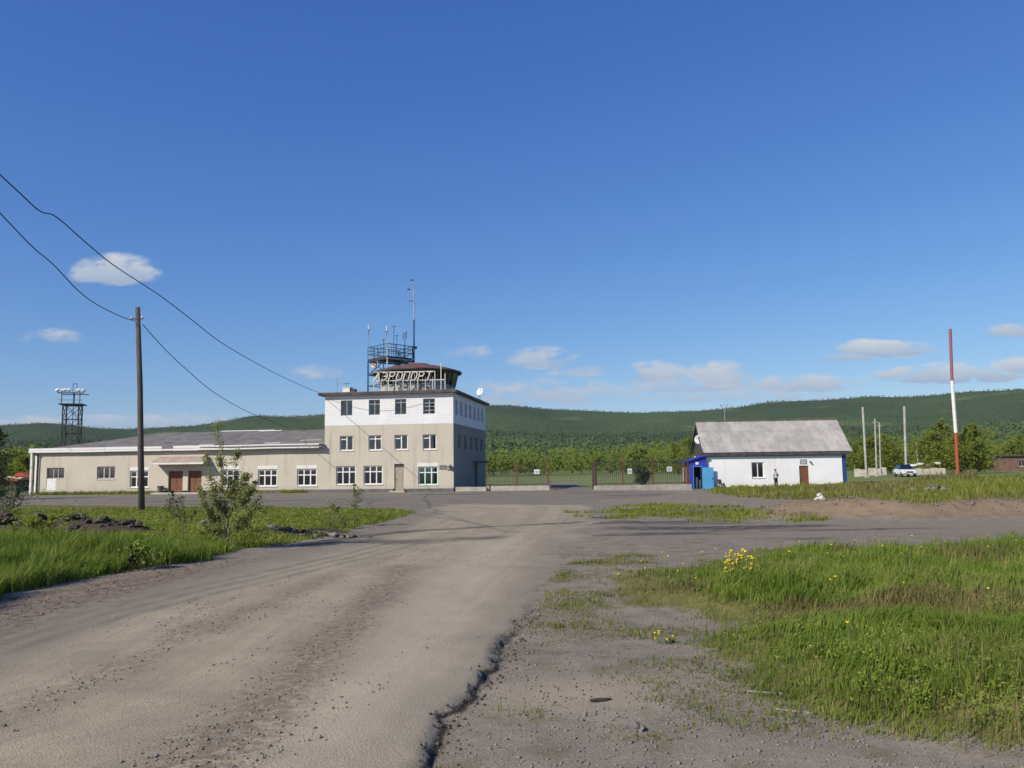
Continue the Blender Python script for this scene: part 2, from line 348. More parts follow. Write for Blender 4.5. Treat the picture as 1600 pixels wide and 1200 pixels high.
def zones(x, y):
    x = np.asarray(x, float); y = np.asarray(y, float)
    near = np.clip(y/12, .35, 2.0)
    jag = (fbm(x*.9, y*.9, 3, 5)-.5)*.7*near + (fbm(x*4.5, y*4.5, 3, 9)-.5)*.28
    r = sdf(ROAD, x, y); z = {}
    z['road'] = r + ((fbm(x*.9, y*.9, 3, 5)-.5)*.7*near*np.where(y < 20, .3, 1.2) + (fbm(x*4.5, y*4.5, 3, 9)-.5)*.26)
    z['fore'] = sdf(FORE, x, y) + jag*.6
    z['cross'] = sdf(CROSS, x, y)-.5 + (fbm(x*.4, y*.4, 4, 2)-.5)*3.4
    z['gl'] = sdf(GL, x, y) + jag*.9; z['gr'] = sdf(GR, x, y) + jag*1.9; z['gb'] = sdf(GB, x, y) + jag*2.0; z['gs'] = sdf(GS, x, y) + jag*2.5
    z['mound'] = segdist(MOUND, x, y); z['pile'] = segdist(PILE, x, y); z['bank'] = segdist(BANK, x, y); return z
def height(x, y, z=None):
    x = np.asarray(x, float); y = np.asarray(y, float); z = z or zones(x, y)
    far = sst(30, 60, y)
    h = (fbm(x*.25, y*.25, 3, 1)-.5)*.10*(1-far*.7)*sst(3, 9, np.abs(y)+3) + (fbm(x*1.7, y*1.7, 3, 4)-.5)*.035*(1-far)
    onroad = sst(-.04, .05, z['road'])
    right = (x > -3.5) & (y < 22)
    drop = np.where(right, .085*(1-sst(10, 15, y))*(1-sst(3.0, 7.0, -z['road'])), 0)*(.35+1.0*fbm(x*.8, y*.8, 2, 8))
    h = h - drop*(1-onroad)
    h = h + onroad*(fbm(x*5, y*5, 3, 14)-.5)*.012
    h = h + .20*sst(0, 2.0, z['gl'])*(1-sst(30, 45, y)) + .16*sst(0, 1.6, z['gr']) + .15*sst(0, 6, z['gb'])
    h = h + (.62*np.exp(-(z['mound']/1.25)**2))*(.75+.5*fbm(x*.7, y*.7, 3, 3)) + .26*(fbm(x*2.2, y*2.2, 4, 31)-.5)*np.exp(-(z['mound']/1.6)**2)
    h = h + (.36*np.exp(-(z['pile']/.75)**2))*(.3+1.4*fbm(x*1.6, y*1.6, 4, 6)) + .16*np.exp(-(z['bank']/.6)**2)*(.3+1.4*fbm(x*2, y*2, 3, 7))
    h = h - .05*np.exp(-(((x-POT[0])/.75)**2+((y-POT[1])/.6)**2))
    h = h + .55*sst(30, 60, x)*sst(50, 95, y) - .22*np.exp(-(((x-20)/9)**2+((y-82)/9)**2))
    return h
def gz(x, y): return float(height(np.array([x]), np.array([y]))[0])
def grid_axis(s0, k, lim):
    a = [0.0]
    while a[-1] < lim: a.append(a[-1]+max(s0, k*a[-1]))
    return np.array(a)
xa = grid_axis(.075, .034, 7000); xs = np.concatenate([-xa[:0:-1], xa])
ya = [3.0]
while ya[-1] < 7000: ya.append(ya[-1]+max(.055, (.0145 if ya[-1] < 60 else .045)*ya[-1]))
ys = np.concatenate([[-7000, -2500, -900, -300, -120, -60, -30, -15, -8, -4, -1, 1, 2.2], ya])
GX, GY = np.meshgrid(xs, ys); gxr, gyr = GX.ravel(), GY.ravel()
Z = zones(gxr, gyr); HZ = height(gxr, gyr, Z)
nx, ny = len(xs), len(ys)
ii = (np.arange(ny-1)[:, None]*nx+np.arange(nx-1)[None, :]).ravel()
FQ = np.stack([ii, ii+1, ii+nx+1, ii+nx], 1)
att = {'wr': sst(-.05, .07, Z['road']), 'wf': sst(-.3, .4, Z['fore']), 'wc': sst(-.5, .5, Z['cross']),
       'wg': np.maximum.reduce([sst(-.25, .5, Z['gl']), sst(-.35, .7, Z['gr']), sst(-.8, 1.2, Z['gb']), .6*sst(-1, .8, Z['gs'])]),
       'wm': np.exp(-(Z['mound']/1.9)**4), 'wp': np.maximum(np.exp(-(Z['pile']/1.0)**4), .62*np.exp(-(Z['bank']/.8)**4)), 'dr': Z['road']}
# distance from the road's left edge, for the wheel tracks
LEDGE = G2([(-250, 1060), (0, 962), (150, 925), (300, 890), (400, 868), (520, 845), (600, 818), (655, 800)])
REDGE = [tuple(q) for q in ROAD[9:19]]+[(-2.6, 3.0)]
att['dl'] = segdist(LEDGE, gxr, gyr)
att['lat'] = np.clip(att['dl']/(att['dl']+segdist(REDGE, gxr, gyr)+1e-3), 0, 1)
_jd = segdist(JOINT_SHADE, gxr, gyr)+(fbm(gxr*.8, gyr*.8, 3, 61)-.5)*.5
att['dk'] = np.maximum(sst(.42, .08, _jd), .85*sst(.9, .2, segdist(DARK_ASPHALT, gxr, gyr)+(fbm(gxr*.9, gyr*.9, 3, 62)-.5)*1.6))  # shade of an asphalt step painted as a streak, plus a dark asphalt patch
GRITS = ([gp(*q)[:2] for q in ((300, 1205), (430, 1090), (500, 1020), (580, 940), (630, 885))], [gp(*q)[:2] for q in ((-40, 1140), (120, 1075), (250, 1010), (400, 950), (520, 900))])
def gritness(x, y): return np.maximum(np.exp(-((segdist(GRITS[0], x, y)+(fbm(x*.9, y*.9, 3, 64)-.5)*.5)/.38)**2), .7*np.exp(-((segdist(GRITS[1], x, y)+(fbm(x*.9, y*.9, 3, 65)-.5)*.6)/.30)**2))
TYRE = [gp(*q)[:2] for q in ((-60, 1022), (150, 962), (300, 925), (450, 892), (560, 866), (640, 845))]
PALE = [gp(*q)[:2] for q in ((470, 1205), (560, 1090), (640, 1000), (715, 905), (765, 845))]
_td = segdist(TYRE, gxr, gyr)
att['tyre'] = np.maximum(np.exp(-((_td-.0)/.10)**2), np.exp(-((_td-.42)/.09)**2))*(.4+.9*fbm(gxr*1.2, gyr*1.2, 3, 66))
att['pale'] = np.exp(-((segdist(PALE, gxr, gyr)+(fbm(gxr*.7, gyr*.7, 3, 67)-.5)*.6)/.75)**2)
att['grit'] = gritness(gxr, gyr)
att['dust'] = np.exp(-(((gxr-POT[0])/.95)**2+((gyr-POT[1])/.65)**2))

def mat_ground():
    m, nt, p, o = new_mat('terrain'); c = worldco(nt)
    A = {k_: nd(nt, 'ShaderNodeAttribute', attribute_name=k_).outputs['Fac'] for k_ in att}
    nb, nm, nf = noise(nt, c, .35, 5, .6), noise(nt, c, 2.2, 5, .6), noise(nt, c, 16, 6, .72)
    sp = nd(nt, 'ShaderNodeTexVoronoi', {'Vector': c, 'Scale': 48.0}); spc = nd(nt, 'ShaderNodeSeparateColor', {0: sp.outputs['Color']}).outputs[0]
    sp2 = nd(nt, 'ShaderNodeTexVoronoi', {'Vector': c, 'Scale': 130.0}); spc2 = nd(nt, 'ShaderNodeSeparateColor', {0: sp2.outputs['Color']}).outputs[0]
    # gravel shoulder
    g = mixc(nt, ramp(nt, nb, .35, .65), (.245, .205, .150), (.300, .247, .175))
    g = mixc(nt, ramp(nt, nm, .35, .7), g, (.183, .154, .116))
    g = mixc(nt, mth(nt, 'MULTIPLY', ramp(nt, spc2, .3, .98), .6), g, (.355, .303, .228))
    g = mixc(nt, mth(nt, 'MULTIPLY', ramp(nt, spc, .95, .98), .5), g, (.42, .38, .32))
    g = mixc(nt, mth(nt, 'MULTIPLY', ramp(nt, nm, .52, .68), .5), g, (.17, .158, .058))
    g = mixc(nt, mth(nt, 'MULTIPLY', ramp(nt, nf, .45, .75), .45), g, (.14, .116, .090))
    g = mixc(nt, mth(nt, 'MULTIPLY', A['dust'], .9), g, (.40, .325, .225))
    # open field beyond
    y = nd(nt, 'ShaderNodeSeparateXYZ', {0: c}).outputs[1]
    fld = mixc(nt, ramp(nt, noise(nt, scalev(nt, c, (.25, 1, 1)), .06, 5, .6), .35, .65), (.130, .170, .050), (.215, .225, .085))
    fmask = ramp(nt, mth(nt, 'ADD', y, mth(nt, 'MULTIPLY', nb, 4.0)), 82, 88)
    g = mixc(nt, fmask, g, fld)
    # ground under the grass
    gr = mixc(nt, ramp(nt, nm, .3, .7), (.11, .125, .032), (0.190, 0.167, 0.055))
    gr = mixc(nt, ramp(nt, nb, .5, .7), gr, (0.220, 0.182, 0.076))
    g = mixc(nt, ramp(nt, mth(nt, 'ADD', A['wg'], mth(nt, 'MULTIPLY', mth(nt, 'SUBTRACT', nm, .5), .8)), .3, .7), g, gr)
    # spoil and soil
    so = mixc(nt, ramp(nt, nm, .3, .7), (0.290, 0.207, 0.128), (0.220, 0.160, 0.102)); so = mixc(nt, mth(nt, 'MULTIPLY', ramp(nt, spc, .85, .95), .6), so, (0.300, 0.246, 0.170))
    g = mixc(nt, ramp(nt, mth(nt, 'ADD', A['wm'], mth(nt, 'MULTIPLY', mth(nt, 'SUBTRACT', nm, .5), .9)), .35, .6), g, so)
    sd_ = mixc(nt, ramp(nt, nf, .3, .7), (0.110, 0.084, 0.058), (0.055, 0.042, 0.031))
    g = mixc(nt, ramp(nt, mth(nt, 'ADD', A['wp'], mth(nt, 'MULTIPLY', mth(nt, 'SUBTRACT', nm, .5), 1.0)), .4, .6), g, sd_)
    # asphalt of the forecourt and the side road
    asf = mixc(nt, ramp(nt, nb, .35, .65), (0.235, 0.202, 0.149), (0.195, 0.167, 0.126)); asf = mixc(nt, mth(nt, 'MULTIPLY', nf, .4), asf, (0.250, 0.217, 0.162))
    pat = ramp(nt, noise(nt, scalev(nt, c, (.22, .8, 1)), .28, 4, .55), .60, .66)
    asf = mixc(nt, mth(nt, 'MULTIPLY', pat, .75), asf, (0.075, 0.069, 0.058))
    crs = mixc(nt, ramp(nt, noise(nt, scalev(nt, c, (.18, 1.0, 1)), .5, 4, .6), .50, .60), (.25, .208, .152), (.085, .076, .068))
    crs = mixc(nt, mth(nt, 'MULTIPLY', ramp(nt, nm, .45, .65), .5), crs, (.28, .225, .165))
    g = mixc(nt, ramp(nt, mth(nt, 'ADD', A['wf'], mth(nt, 'MULTIPLY', mth(nt, 'SUBTRACT', nm, .5), .5)), .35, .65), g, asf)
    g = mixc(nt, ramp(nt, mth(nt, 'ADD', A['wc'], mth(nt, 'MULTIPLY', mth(nt, 'SUBTRACT', nm, .5), .7)), .3, .7), g, crs)
    # the dusty road: pale wheel tracks along it, coarser grit between them
    tv = nd(nt, 'ShaderNodeCombineXYZ', {0: mth(nt, 'MULTIPLY', A['lat'], 7.0), 1: mth(nt, 'MULTIPLY', y, .022), 2: 0.0}).outputs[0]
    tr = noise(nt, tv, 1.1, 3, .5); tr2 = noise(nt, tv, 5.0, 3, .6)
    rd = mixc(nt, ramp(nt, mth(nt, 'ADD', mth(nt, 'MULTIPLY', tr, .6), mth(nt, 'MULTIPLY', noise(nt, c, .9, 6, .65), .4)), .38, .62), (0.440, 0.364, 0.246), (0.315, 0.262, 0.180))
    rd = mixc(nt, mth(nt, 'MULTIPLY', ramp(nt, tr2, .45, .7), .35), rd, (0.255, 0.213, 0.155))
    rd = mixc(nt, mth(nt, 'MULTIPLY', ramp(nt, nm, .4, .7), .35), rd, (0.300, 0.250, 0.178))
    rd = mixc(nt, mth(nt, 'MULTIPLY', ramp(nt, A['dl'], 2.6, .4), .75), rd, (0.210, 0.182, 0.142))
    rd = mixc(nt, mth(nt, 'MULTIPLY', ramp(nt, A['dr'], .9, .1), .55), rd, (0.215, 0.182, 0.136))
    rd = mixc(nt, mth(nt, 'MULTIPLY', ramp(nt, spc2, .55, .95), .28), rd, (0.460, 0.374, 0.246))
    rd = mixc(nt, mth(nt, 'MULTIPLY', ramp(nt, mth(nt, 'ADD', spc, mth(nt, 'MULTIPLY', tr, .15)), .97, .99), .3), rd, (0.170, 0.133, 0.085))
    rd = mixc(nt, mth(nt, 'MULTIPLY', ramp(nt, nf, .48, .75), .35), rd, (0.190, 0.150, 0.093))
    rd = mixc(nt, mth(nt, 'MULTIPLY', A['pale'], .5), rd, (.47, .395, .285))
    rd = mixc(nt, mth(nt, 'MULTIPLY', A['tyre'], .6, clamp=True), rd, (.135, .117, .097))
    rd = mixc(nt, mth(nt, 'MULTIPLY', A['grit'], ramp(nt, noise(nt, c, 9, 6, .7), .35, .6)), rd, (.215, .165, .112))
    g = mixc(nt, A['wr'], g, rd)
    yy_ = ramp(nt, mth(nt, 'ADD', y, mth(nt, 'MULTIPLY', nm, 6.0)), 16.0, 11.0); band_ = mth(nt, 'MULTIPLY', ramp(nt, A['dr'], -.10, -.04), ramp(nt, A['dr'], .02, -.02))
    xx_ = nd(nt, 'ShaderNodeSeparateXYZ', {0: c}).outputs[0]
    g = mixc(nt, mth(nt, 'MULTIPLY', mth(nt, 'MULTIPLY', band_, yy_), mth(nt, 'MULTIPLY', ramp(nt, xx_, -3.6, -3.0), .9)), g, (0.030, 0.027, 0.021))  # black asphalt of the broken edge, also painted in to deepen its shadow
    g = mixc(nt, mth(nt, 'MULTIPLY', A['dk'], .8), g, (0.085, 0.076, 0.060))
    lm_ = mth(nt, 'MULTIPLY', mth(nt, 'MULTIPLY', ramp(nt, A['dl'], 1.5, .2), ramp(nt, y, 19.5, 17.0)), ramp(nt, noise(nt, c, 5, 5, .7), .42, .6))
    g = mixc(nt, mth(nt, 'MULTIPLY', lm_, .7), g, (.150, .098, .066))
    nt.links.new(g, p.inputs['Base Color']); p.inputs['Roughness'].default_value = .95; p.inputs['Specular IOR Level'].default_value = .12
    hh = mth(nt, 'ADD', mth(nt, 'MULTIPLY', noise(nt, c, 42, 5, .75), .5), mth(nt, 'ADD', mth(nt, 'MULTIPLY', sp.outputs['Distance'], -.5), mth(nt, 'MULTIPLY', spc2, .35)))
    bump(nt, p, hh, .55, .018)
mat_ground()
fc = lambda a: a[FQ].mean(1)
fr_, ff_, fc_ = fc(Z['road']), fc(Z['fore']), fc(Z['cross'])
zid = np.where(fr_ > 0, 1, np.where(ff_ > 0, 2, np.where(fc_ > 0, 3, 0)))
VV = np.stack([gxr, gyr, HZ], 1)
for q, nm_ in enumerate(('ground', 'road', 'forecourt', 'side_road')):
    f_ = FQ[zid == q]; u, inv = np.unique(f_, return_inverse=True)
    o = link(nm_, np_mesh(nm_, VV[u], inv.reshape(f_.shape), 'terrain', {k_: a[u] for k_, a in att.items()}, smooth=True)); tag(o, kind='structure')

# ------------------------------------------------------------------ hills and woods
SKYL = [(-900, 668), (-500, 655), (-200, 664), (0, 661), (60, 660), (110, 664), (150, 669), (210, 672), (300, 668), (345, 661), (395, 650), (450, 650), (507, 647), (600, 640), (760, 632), (795, 632), (860, 638),
        (940, 642), (1000, 643), (1100, 640), (1160, 634), (1200, 628), (1290, 625), (1350, 621), (1420, 622), (1500, 615), (1600, 609), (1800, 604), (2100, 618), (2600, 640)]
sk_az = []; sk_el = []
for q in SKYL:
    d = ray(*q); sk_az.append(math.atan2(d[0], d[1])); sk_el.append(d[2]/math.hypot(d[0], d[1]))
def hill(az, r):
    el = np.interp(az, sk_az, sk_el)
    t = np.clip((r-520)/(2700-520), 0, 1)
    prof = .10*sst(0, .25, t)+.32*sst(.15, .6, t)+.58*sst(.5, 1.0, t)
    h = EYE + el*2700*prof - 6
    x, y = r*np.sin(az), r*np.cos(az)
    return h + (fbm(x*.0020+9, y*.0020, 4, 21)-.5)*200*prof*(1-t**3) - np.clip(r-2700, 0, None)*.08 - (1-sst(0, .04, t))*2
azs = np.linspace(-1.35, 1.35, 420); rs = np.concatenate([np.linspace(500, 1200, 45), np.linspace(1225, 2700, 60), np.linspace(2760, 4200, 10)])
AZ, RR = np.meshgrid(azs, rs); a_, r_ = AZ.ravel(), RR.ravel()
def hill_tone(x, y): return np.clip(fbm(x*.0026, y*.0026, 4, 50)*2.6-.8, 0, 1)  # random forest tone, its broad patches also painting cloud shadows on the hills
HV = np.stack([r_*np.sin(a_), r_*np.cos(a_), hill(a_, r_)], 1)
nx2 = len(azs); ii = (np.arange(len(rs)-1)[:, None]*nx2+np.arange(nx2-1)[None, :]).ravel()
m, nt, p, o_ = new_mat('hill_forest'); c = worldco(nt)
col = mixc(nt, nd(nt, 'ShaderNodeAttribute', attribute_name='tone').outputs['Fac'], (.024, .049, .021), (.080, .122, .034))
col = mixc(nt, mth(nt, 'MULTIPLY', ramp(nt, noise(nt, scalev(nt, c, (.6, .6, 3)), .010, 5), .58, .66), .7), col, (.15, .175, .05))
col = mixc(nt, mth(nt, 'MULTIPLY', noise(nt, c, .08, 4), .6), col, (.045, .075, .024))
nt.links.new(col, p.inputs['Base Color']); p.inputs['Roughness'].default_value = 1; p.inputs['Specular IOR Level'].default_value = 0
bump(nt, p, noise(nt, c, .07, 5), .9, 8.0)
tag(link('hills', np_mesh('hills', HV, np.stack([ii, ii+1, ii+nx2+1, ii+nx2], 1), 'hill_forest', {'tone': hill_tone(r_*np.sin(a_), r_*np.cos(a_))*.6+.45*(1-sst(700, 1700, r_))}, smooth=True)), kind='structure')
LIGHTWARD = np.array([-.55, -.45, .70])      # leaves turn towards the light
def leaf_quads(C, size, rnd, up_bias=.4, aspect=1.0):     # one four-cornered leaf per point, turned at random
    n = len(C); nrm = rng.normal(size=(n, 3)); nrm *= np.sign(nrm@LIGHTWARD)[:, None]; nrm += LIGHTWARD*up_bias*1.6; nrm /= np.linalg.norm(nrm, axis=1)[:, None]
    t = np.cross(nrm, rng.normal(size=(n, 3))); t /= np.linalg.norm(t, axis=1)[:, None]+1e-9; b = np.cross(nrm, t)
    s = np.asarray(size)[:, None]*np.ones((n, 1))
    V = np.stack([C-t*s, C-b*s*aspect*.6, C+t*s, C+b*s*aspect*.6], 1).reshape(-1, 3)
    return V, np.arange(4*n).reshape(n, 4), np.repeat(rnd, 4)
def wood(name, n, r0, r1, h0, h1, q, leaf, mat, label, az0=-.68, az1=.68, logr=True):
    az = rng.uniform(az0, az1, n); r = r0*(r1/r0)**rng.random(n) if logr else rng.uniform(r0, r1, n)
    x, y = r*np.sin(az), r*np.cos(az); z = np.where(r > 520, hill(az, np.maximum(r, 505)), .3); z = np.maximum(z, -.5)
    h = (h0+(h1-h0)*rng.random(n)**1.5)*(.75+.5*fbm(x*.02, y*.02, 3, 40))*(1-.45*sst(1000, 2200, r)); low = 1-sst(700, 1700, r); w = h*rng.uniform(.28, .42, n); tr_ = hill_tone(x, y)*.6+rng.random(n)*.2+low*(.45 if r1 > 1500 else 0)
    k_ = rng.normal(size=(n, q, 3)); k_ /= np.linalg.norm(k_, axis=2)[:, :, None]; k_ *= (rng.random((n, q, 1))**.4)
    P = np.stack([x, y, z+h*.55], 1)[:, None, :]+k_*np.stack([w, w, h*.5], 1)[:, None, :]
    V, F4, R = leaf_quads(P.reshape(-1, 3), np.repeat(h*leaf, q)*rng.uniform(.6, 1.3, n*q), np.clip(np.repeat(tr_, q)+rng.normal(0, .12, n*q), 0, 1), .5, 1.2)
    tag(link(name, np_mesh(name, V, F4, mat, {'rnd': R})), label, 'woods', kind='stuff')
wood('woodland', 3700, 232, 900, 5.5, 9.5, 70, .066, 'forest_near', 'bright green wood beyond the airfield fence at the foot of the hills')
wood('hillside_forest', 46000, 740, 2720, 3.6, 10, 7, .29, 'forest_far', 'dark green forest covering the far hillsides')

# ------------------------------------------------------------------ haze
HB_ = MB().box(-7400, 7400, -7400, 7400, -30, 330).mesh('haze', 'white_paint'); HB_.materials.clear()
hm = bpy.data.materials.new('haze_air'); hm.use_nodes = True; hm.node_tree.nodes.clear()
hv = nd(hm.node_tree, 'ShaderNodeVolumePrincipled', {'Color': (.84, .94, .96, 1), 'Density': 0.00005, 'Anisotropy': 0.0}); hm.node_tree.links.new(hv.outputs[0], nd(hm.node_tree, 'ShaderNodeOutputMaterial').inputs['Volume'])
HB_.materials.append(hm); tag(link('haze', HB_), 'thin pale air haze over the whole airfield', 'haze', kind='stuff')

# ------------------------------------------------------------------ building helpers
def wall_holes(mb, x0, x1, z0, z1, holes, y=0.0, depth=.22):     # a wall face at y with real openings and their reveals
    xs_ = sorted({x0, x1, *[h[0] for h in holes], *[h[2] for h in holes]}); zs_ = sorted({z0, z1, *[h[1] for h in holes], *[h[3] for h in holes]})
    xs_ = [v for v in xs_ if x0 <= v <= x1]; zs_ = [v for v in zs_ if z0 <= v <= z1]
    for a, b in zip(xs_[:-1], xs_[1:]):
        for c, d in zip(zs_[:-1], zs_[1:]):
            mx, mz = (a+b)/2, (c+d)/2
            if any(h[0] < mx < h[2] and h[1] < mz < h[3] for h in holes): continue
            mb.quad((a, y, c), (b, y, c), (b, y, d), (a, y, d))
    for (a, c, b, d) in holes:
        mb.quad((a, y, c), (a, y+depth, c), (a, y+depth, d), (a, y, d)); mb.quad((b, y, d), (b, y+depth, d), (b, y+depth, c), (b, y, c))
        mb.quad((a, y, d), (a, y+depth, d), (b, y+depth, d), (b, y, d)); mb.quad((a, y, c), (b, y, c), (b, y+depth, c), (a, y+depth, c))
    return mb
def window(parent, loc, w, h, vs, hs_, mat='window_white', fwid=.07, curtain=None, glass='glass', rz=0.0, sill=True, part_h=None, recess=.12):
    """frame mesh with its bars; sub-parts pane, curtain, sill. vs, hs_: bar positions as fractions; part_h: extra bars (x0, x1, z)"""
    f = MB(); y0, y1 = recess, recess+.07
    f.box(0, fwid, y0, y1, 0, h); f.box(w-fwid, w, y0, y1, 0, h); f.box(fwid, w-fwid, y0, y1, 0, fwid); f.box(fwid, w-fwid, y0, y1, h-fwid, h)
    for v in vs: f.box(w*v-fwid*.55, w*v+fwid*.55, y0+.004, y1-.004, fwid, h-fwid)
    for q in hs_: f.box(fwid, w-fwid, y0+.008, y1-.008, h*q-fwid*.5, h*q+fwid*.5)
    for (a, b, q) in part_h or []: f.box(w*a, w*b, y0+.008, y1-.008, h*q-fwid*.45, h*q+fwid*.45)
    o = f.build('window', mat, parent, loc=loc, rz=rz)
    MB().box(fwid*.5, w-fwid*.5, y0+.03, y0+.036, fwid*.5, h-fwid*.5).build('pane', glass, o)
    if curtain:
        cm, x0, x1, zt = curtain; m = MB(); n = 14
        for i in range(n):
            a, b = w*(x0+(x1-x0)*i/n), w*(x0+(x1-x0)*(i+1)/n); ya, yb = y0+.16+.05*(i % 2), y0+.16+.05*((i+1) % 2)
            m.quad((a, ya, .02), (b, yb, .02), (b, yb, h*zt), (a, ya, h*zt))
        m.build('curtain', cm, o)
    if sill: MB().box(-.06, w+.06, -.07, recess-.004, -.06, -.004).build('sill', 'white_board', o)
    return o
def panel_door(parent, loc, w, h, mat, double=False, rz=0.0, name='door'):
    m = MB(); m.box(0, w, .1, .15, 0, h)
    n = 2 if double else 1
    for i in range(n):
        a, b = w*i/n+.06, w*(i+1)/n-.06
        for (c, d) in ((.12, .42), (.5, .93)): m.box(a+.07, b-.07, .085, .1, h*c, h*d)
        m.box(a-.05, a-.035, .08, .1, 0, h)
    o = m.build(name, mat, parent, loc=loc, rz=rz)
    hx = w*.5-.08 if double else w*.12
    MB().box(hx-.02, hx+.02, .04, .1, h*.45, h*.45+.16).build('handle', 'metal_grey', o); return o

# ------------------------------------------------------------------ airport terminal
O_T, TH = (-5.62, 79.0), 0.15
T = thing('airport_terminal', 'long beige terminal with a white topped three storey block and round control room', 'building', (O_T[0], O_T[1], 0), -TH)
W1, W2, W3, HT, HB, HE = 12.78, 16.75, 30.7, 9.36, 6.44, 4.36; XL = -W1-W3
f3 = [(-11.17, 7.38, -10.0, 8.87), (-8.34, 7.38, -7.22, 8.87), (-5.73, 7.38, -4.6, 8.87), (-2.95, 7.36, -1.78, 8.85)]
f2 = [(-11.25, 4.0, -9.9, 5.43), (-8.36, 4.0, -7.06, 5.43), (-5.78, 4.0, -4.46, 5.43), (-3.0, 3.98, -1.66, 5.42)]
f1 = [(-11.6, .74, -9.62, 2.52), (-8.84, .74, -6.94, 2.52), (-3.44, .64, -1.52, 2.36)]
dr = (-5.78, .14, -4.84, 2.66)
wg = [(-42.45, .50, -40.5, 2.74), (-36.85, 1.54, -34.85, 2.80), (-33.2, .66, -31.2, 2.33), (-23.5, .66, -21.55, 2.33), (-19.58, .66, -17.6, 2.30), (-15.55, .66, -13.55, 2.30)]
wd = [(-29.05, .22, -27.5, 2.25), (-26.95, .22, -25.5, 2.25)]
w = MB(); wall_holes(w, -W1, 0, .30, HB, f2+f1+[dr])
wall_holes(w, XL, -W1, .30, 4.6, wg+wd)
w.build('front_wall', 'beige_stucco', T)
wall_holes(MB(), -W1, 0, HB, HT, f3, y=-.012).build('white_upper_wall', 'white_brick', T)
# dark base course, interrupted at the doors
b = MB()
for a, c in ((XL, wd[0][0]-.5), (wd[1][2]+.4, dr[0]-.15), (dr[2]+.15, -.0)): b.box(a, c, -.05, .3, -.4, .30)
b.build('base_course', 'dark_base', T)
# right flank: local x = depth, turned to face +x
s3 = [(.95+2.22*i, 7.3, 1.95+2.22*i, 8.75) for i in range(7)]; s2 = [(2.0+2.9*i, 4.05, 3.3+2.9*i, 5.45) for i in range(5)]; sdr = (10.4, .14, 11.6, 2.5)
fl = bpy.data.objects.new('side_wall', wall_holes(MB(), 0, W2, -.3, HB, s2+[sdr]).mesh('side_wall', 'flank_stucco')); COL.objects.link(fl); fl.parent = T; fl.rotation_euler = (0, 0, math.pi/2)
fu = wall_holes(MB(), -.012, W2, HB, HT, s3, y=-.012).build('white_side_wall', 'white_brick', T, rz=math.pi/2)
MB().quad((0, W2, -.3), (-W1, W2, -.3), (-W1, W2, HT), (0, W2, HT)).quad((-W1, 0, 4.4), (-W1, 0, HT), (-W1, W2, HT), (-W1, W2, 4.4)).build('rear_wall', 'beige_stucco', T)
MB().quad((XL, 0, -.3), (XL, 0, 4.6), (XL, W2-1, 4.6), (XL, W2-1, -.3)).quad((XL, W2-1, -.3), (XL, W2-1, 4.6), (-W1, W2-1, 4.6), (-W1, W2-1, -.3)).build('end_wall', 'beige_stucco', T)
MB().quad((-W1, .3, 3.3), (-.2, .3, 3.3), (-.2, W2-.2, 3.3), (-W1, W2-.2, 3.3)).quad((-W1, .3, 6.4), (-.2, .3, 6.4), (-.2, W2-.2, 6.4), (-W1, W2-.2, 6.4)).quad((XL+.1, .3, 3.4), (-W1, .3, 3.4), (-W1, 3.0, 3.4), (XL+.1, 3.0, 3.4)).quad((XL+.1, 2.6, -.2), (-2.6, 2.6, -.2), (-2.6, 2.6, 3.38), (XL+.1, 2.6, 3.38)).quad((-W1+.1, 2.6, 3.39), (-2.6, 2.6, 3.39), (-2.6, 2.6, 9.3), (-W1+.1, 2.6, 9.3)).quad((-2.6, 2.6, -.2), (-2.6, W2-.1, -.2), (-2.6, W2-.1, 9.3), (-2.6, 2.6, 9.3)).quad((XL+.1, .3, -.1), (-.2, .3, -.1), (-.2, 2.6, -.1), (XL+.1, 2.6, -.1)).build('inner_floors', 'interior_dim', T)
# windows
cur = [None, ('curtain', .05, .5, .6), None, ('curtain_pale', .55, .95, .45)]
for i, (a, c, d, e) in enumerate(f3):
    window(T, (a, -.012, c), d-a, e-c, (.5,), ((.72,) if i in (1, 3) else ()), 'window_old', .065, cur[i] if i != 0 else ('curtain', .02, .98, 1.0), sill=False, part_h=[(.05, .95, .78)] if i == 2 else [(.05, .95, .25), (.05, .95, .5)] if i == 3 else None)
for i, (a, c, d, e) in enumerate(f2):
    window(T, (a, 0, c), d-a, e-c, (.5,), (), 'window_white', .10, (None, None, ('curtain', .5, .98, .7), ('curtain', .52, .98, .95))[i] if i else ('curtain_pale', .55, .98, .9), part_h=[(.05, .5, .76)] if i != 1 else [(.05, .95, .76)])
for i, (a, c, d, e) in enumerate(f1):
    window(T, (a, 0, c), d-a, e-c, (.335, .665), (.68,), ('window_white', 'window_white', 'window_teal')[i], .10, (('curtain', .02, .98, .66), ('curtain', .02, .98, .68), None)[i], glass='glass_green' if i == 2 else 'glass', recess=.1)
for i, (a, c, d, e) in enumerate(wg):
    if i == 0:
        window(T, (a, 0, c+1.14), d-a, e-c-1.14, (.36, .62), (), 'window_old', .08, ('curtain', .02, .98, .9), sill=False)
        MB().box(a+.02, a+1.05, .03, .12, c, c+1.13).build('white_panel', 'white_paint', T)
        MB().box(a+1.06, d, .03, .16, c, c+1.13).build('infill_panel', 'beige_stucco', T)
    elif i == 1: window(T, (a, 0, c), d-a, e-c, (.36, .66), (), 'window_old', .13, None)
    else: window(T, (a, 0, c), d-a, e-c, (.335, .665), (.64,), 'window_white', .11, None, recess=.1)
for (a, c, d, e) in s3: window(T, (0, a, c), d-a, e-c, (.5,), (), 'window_old', .07, None, sill=False, rz=math.pi/2)
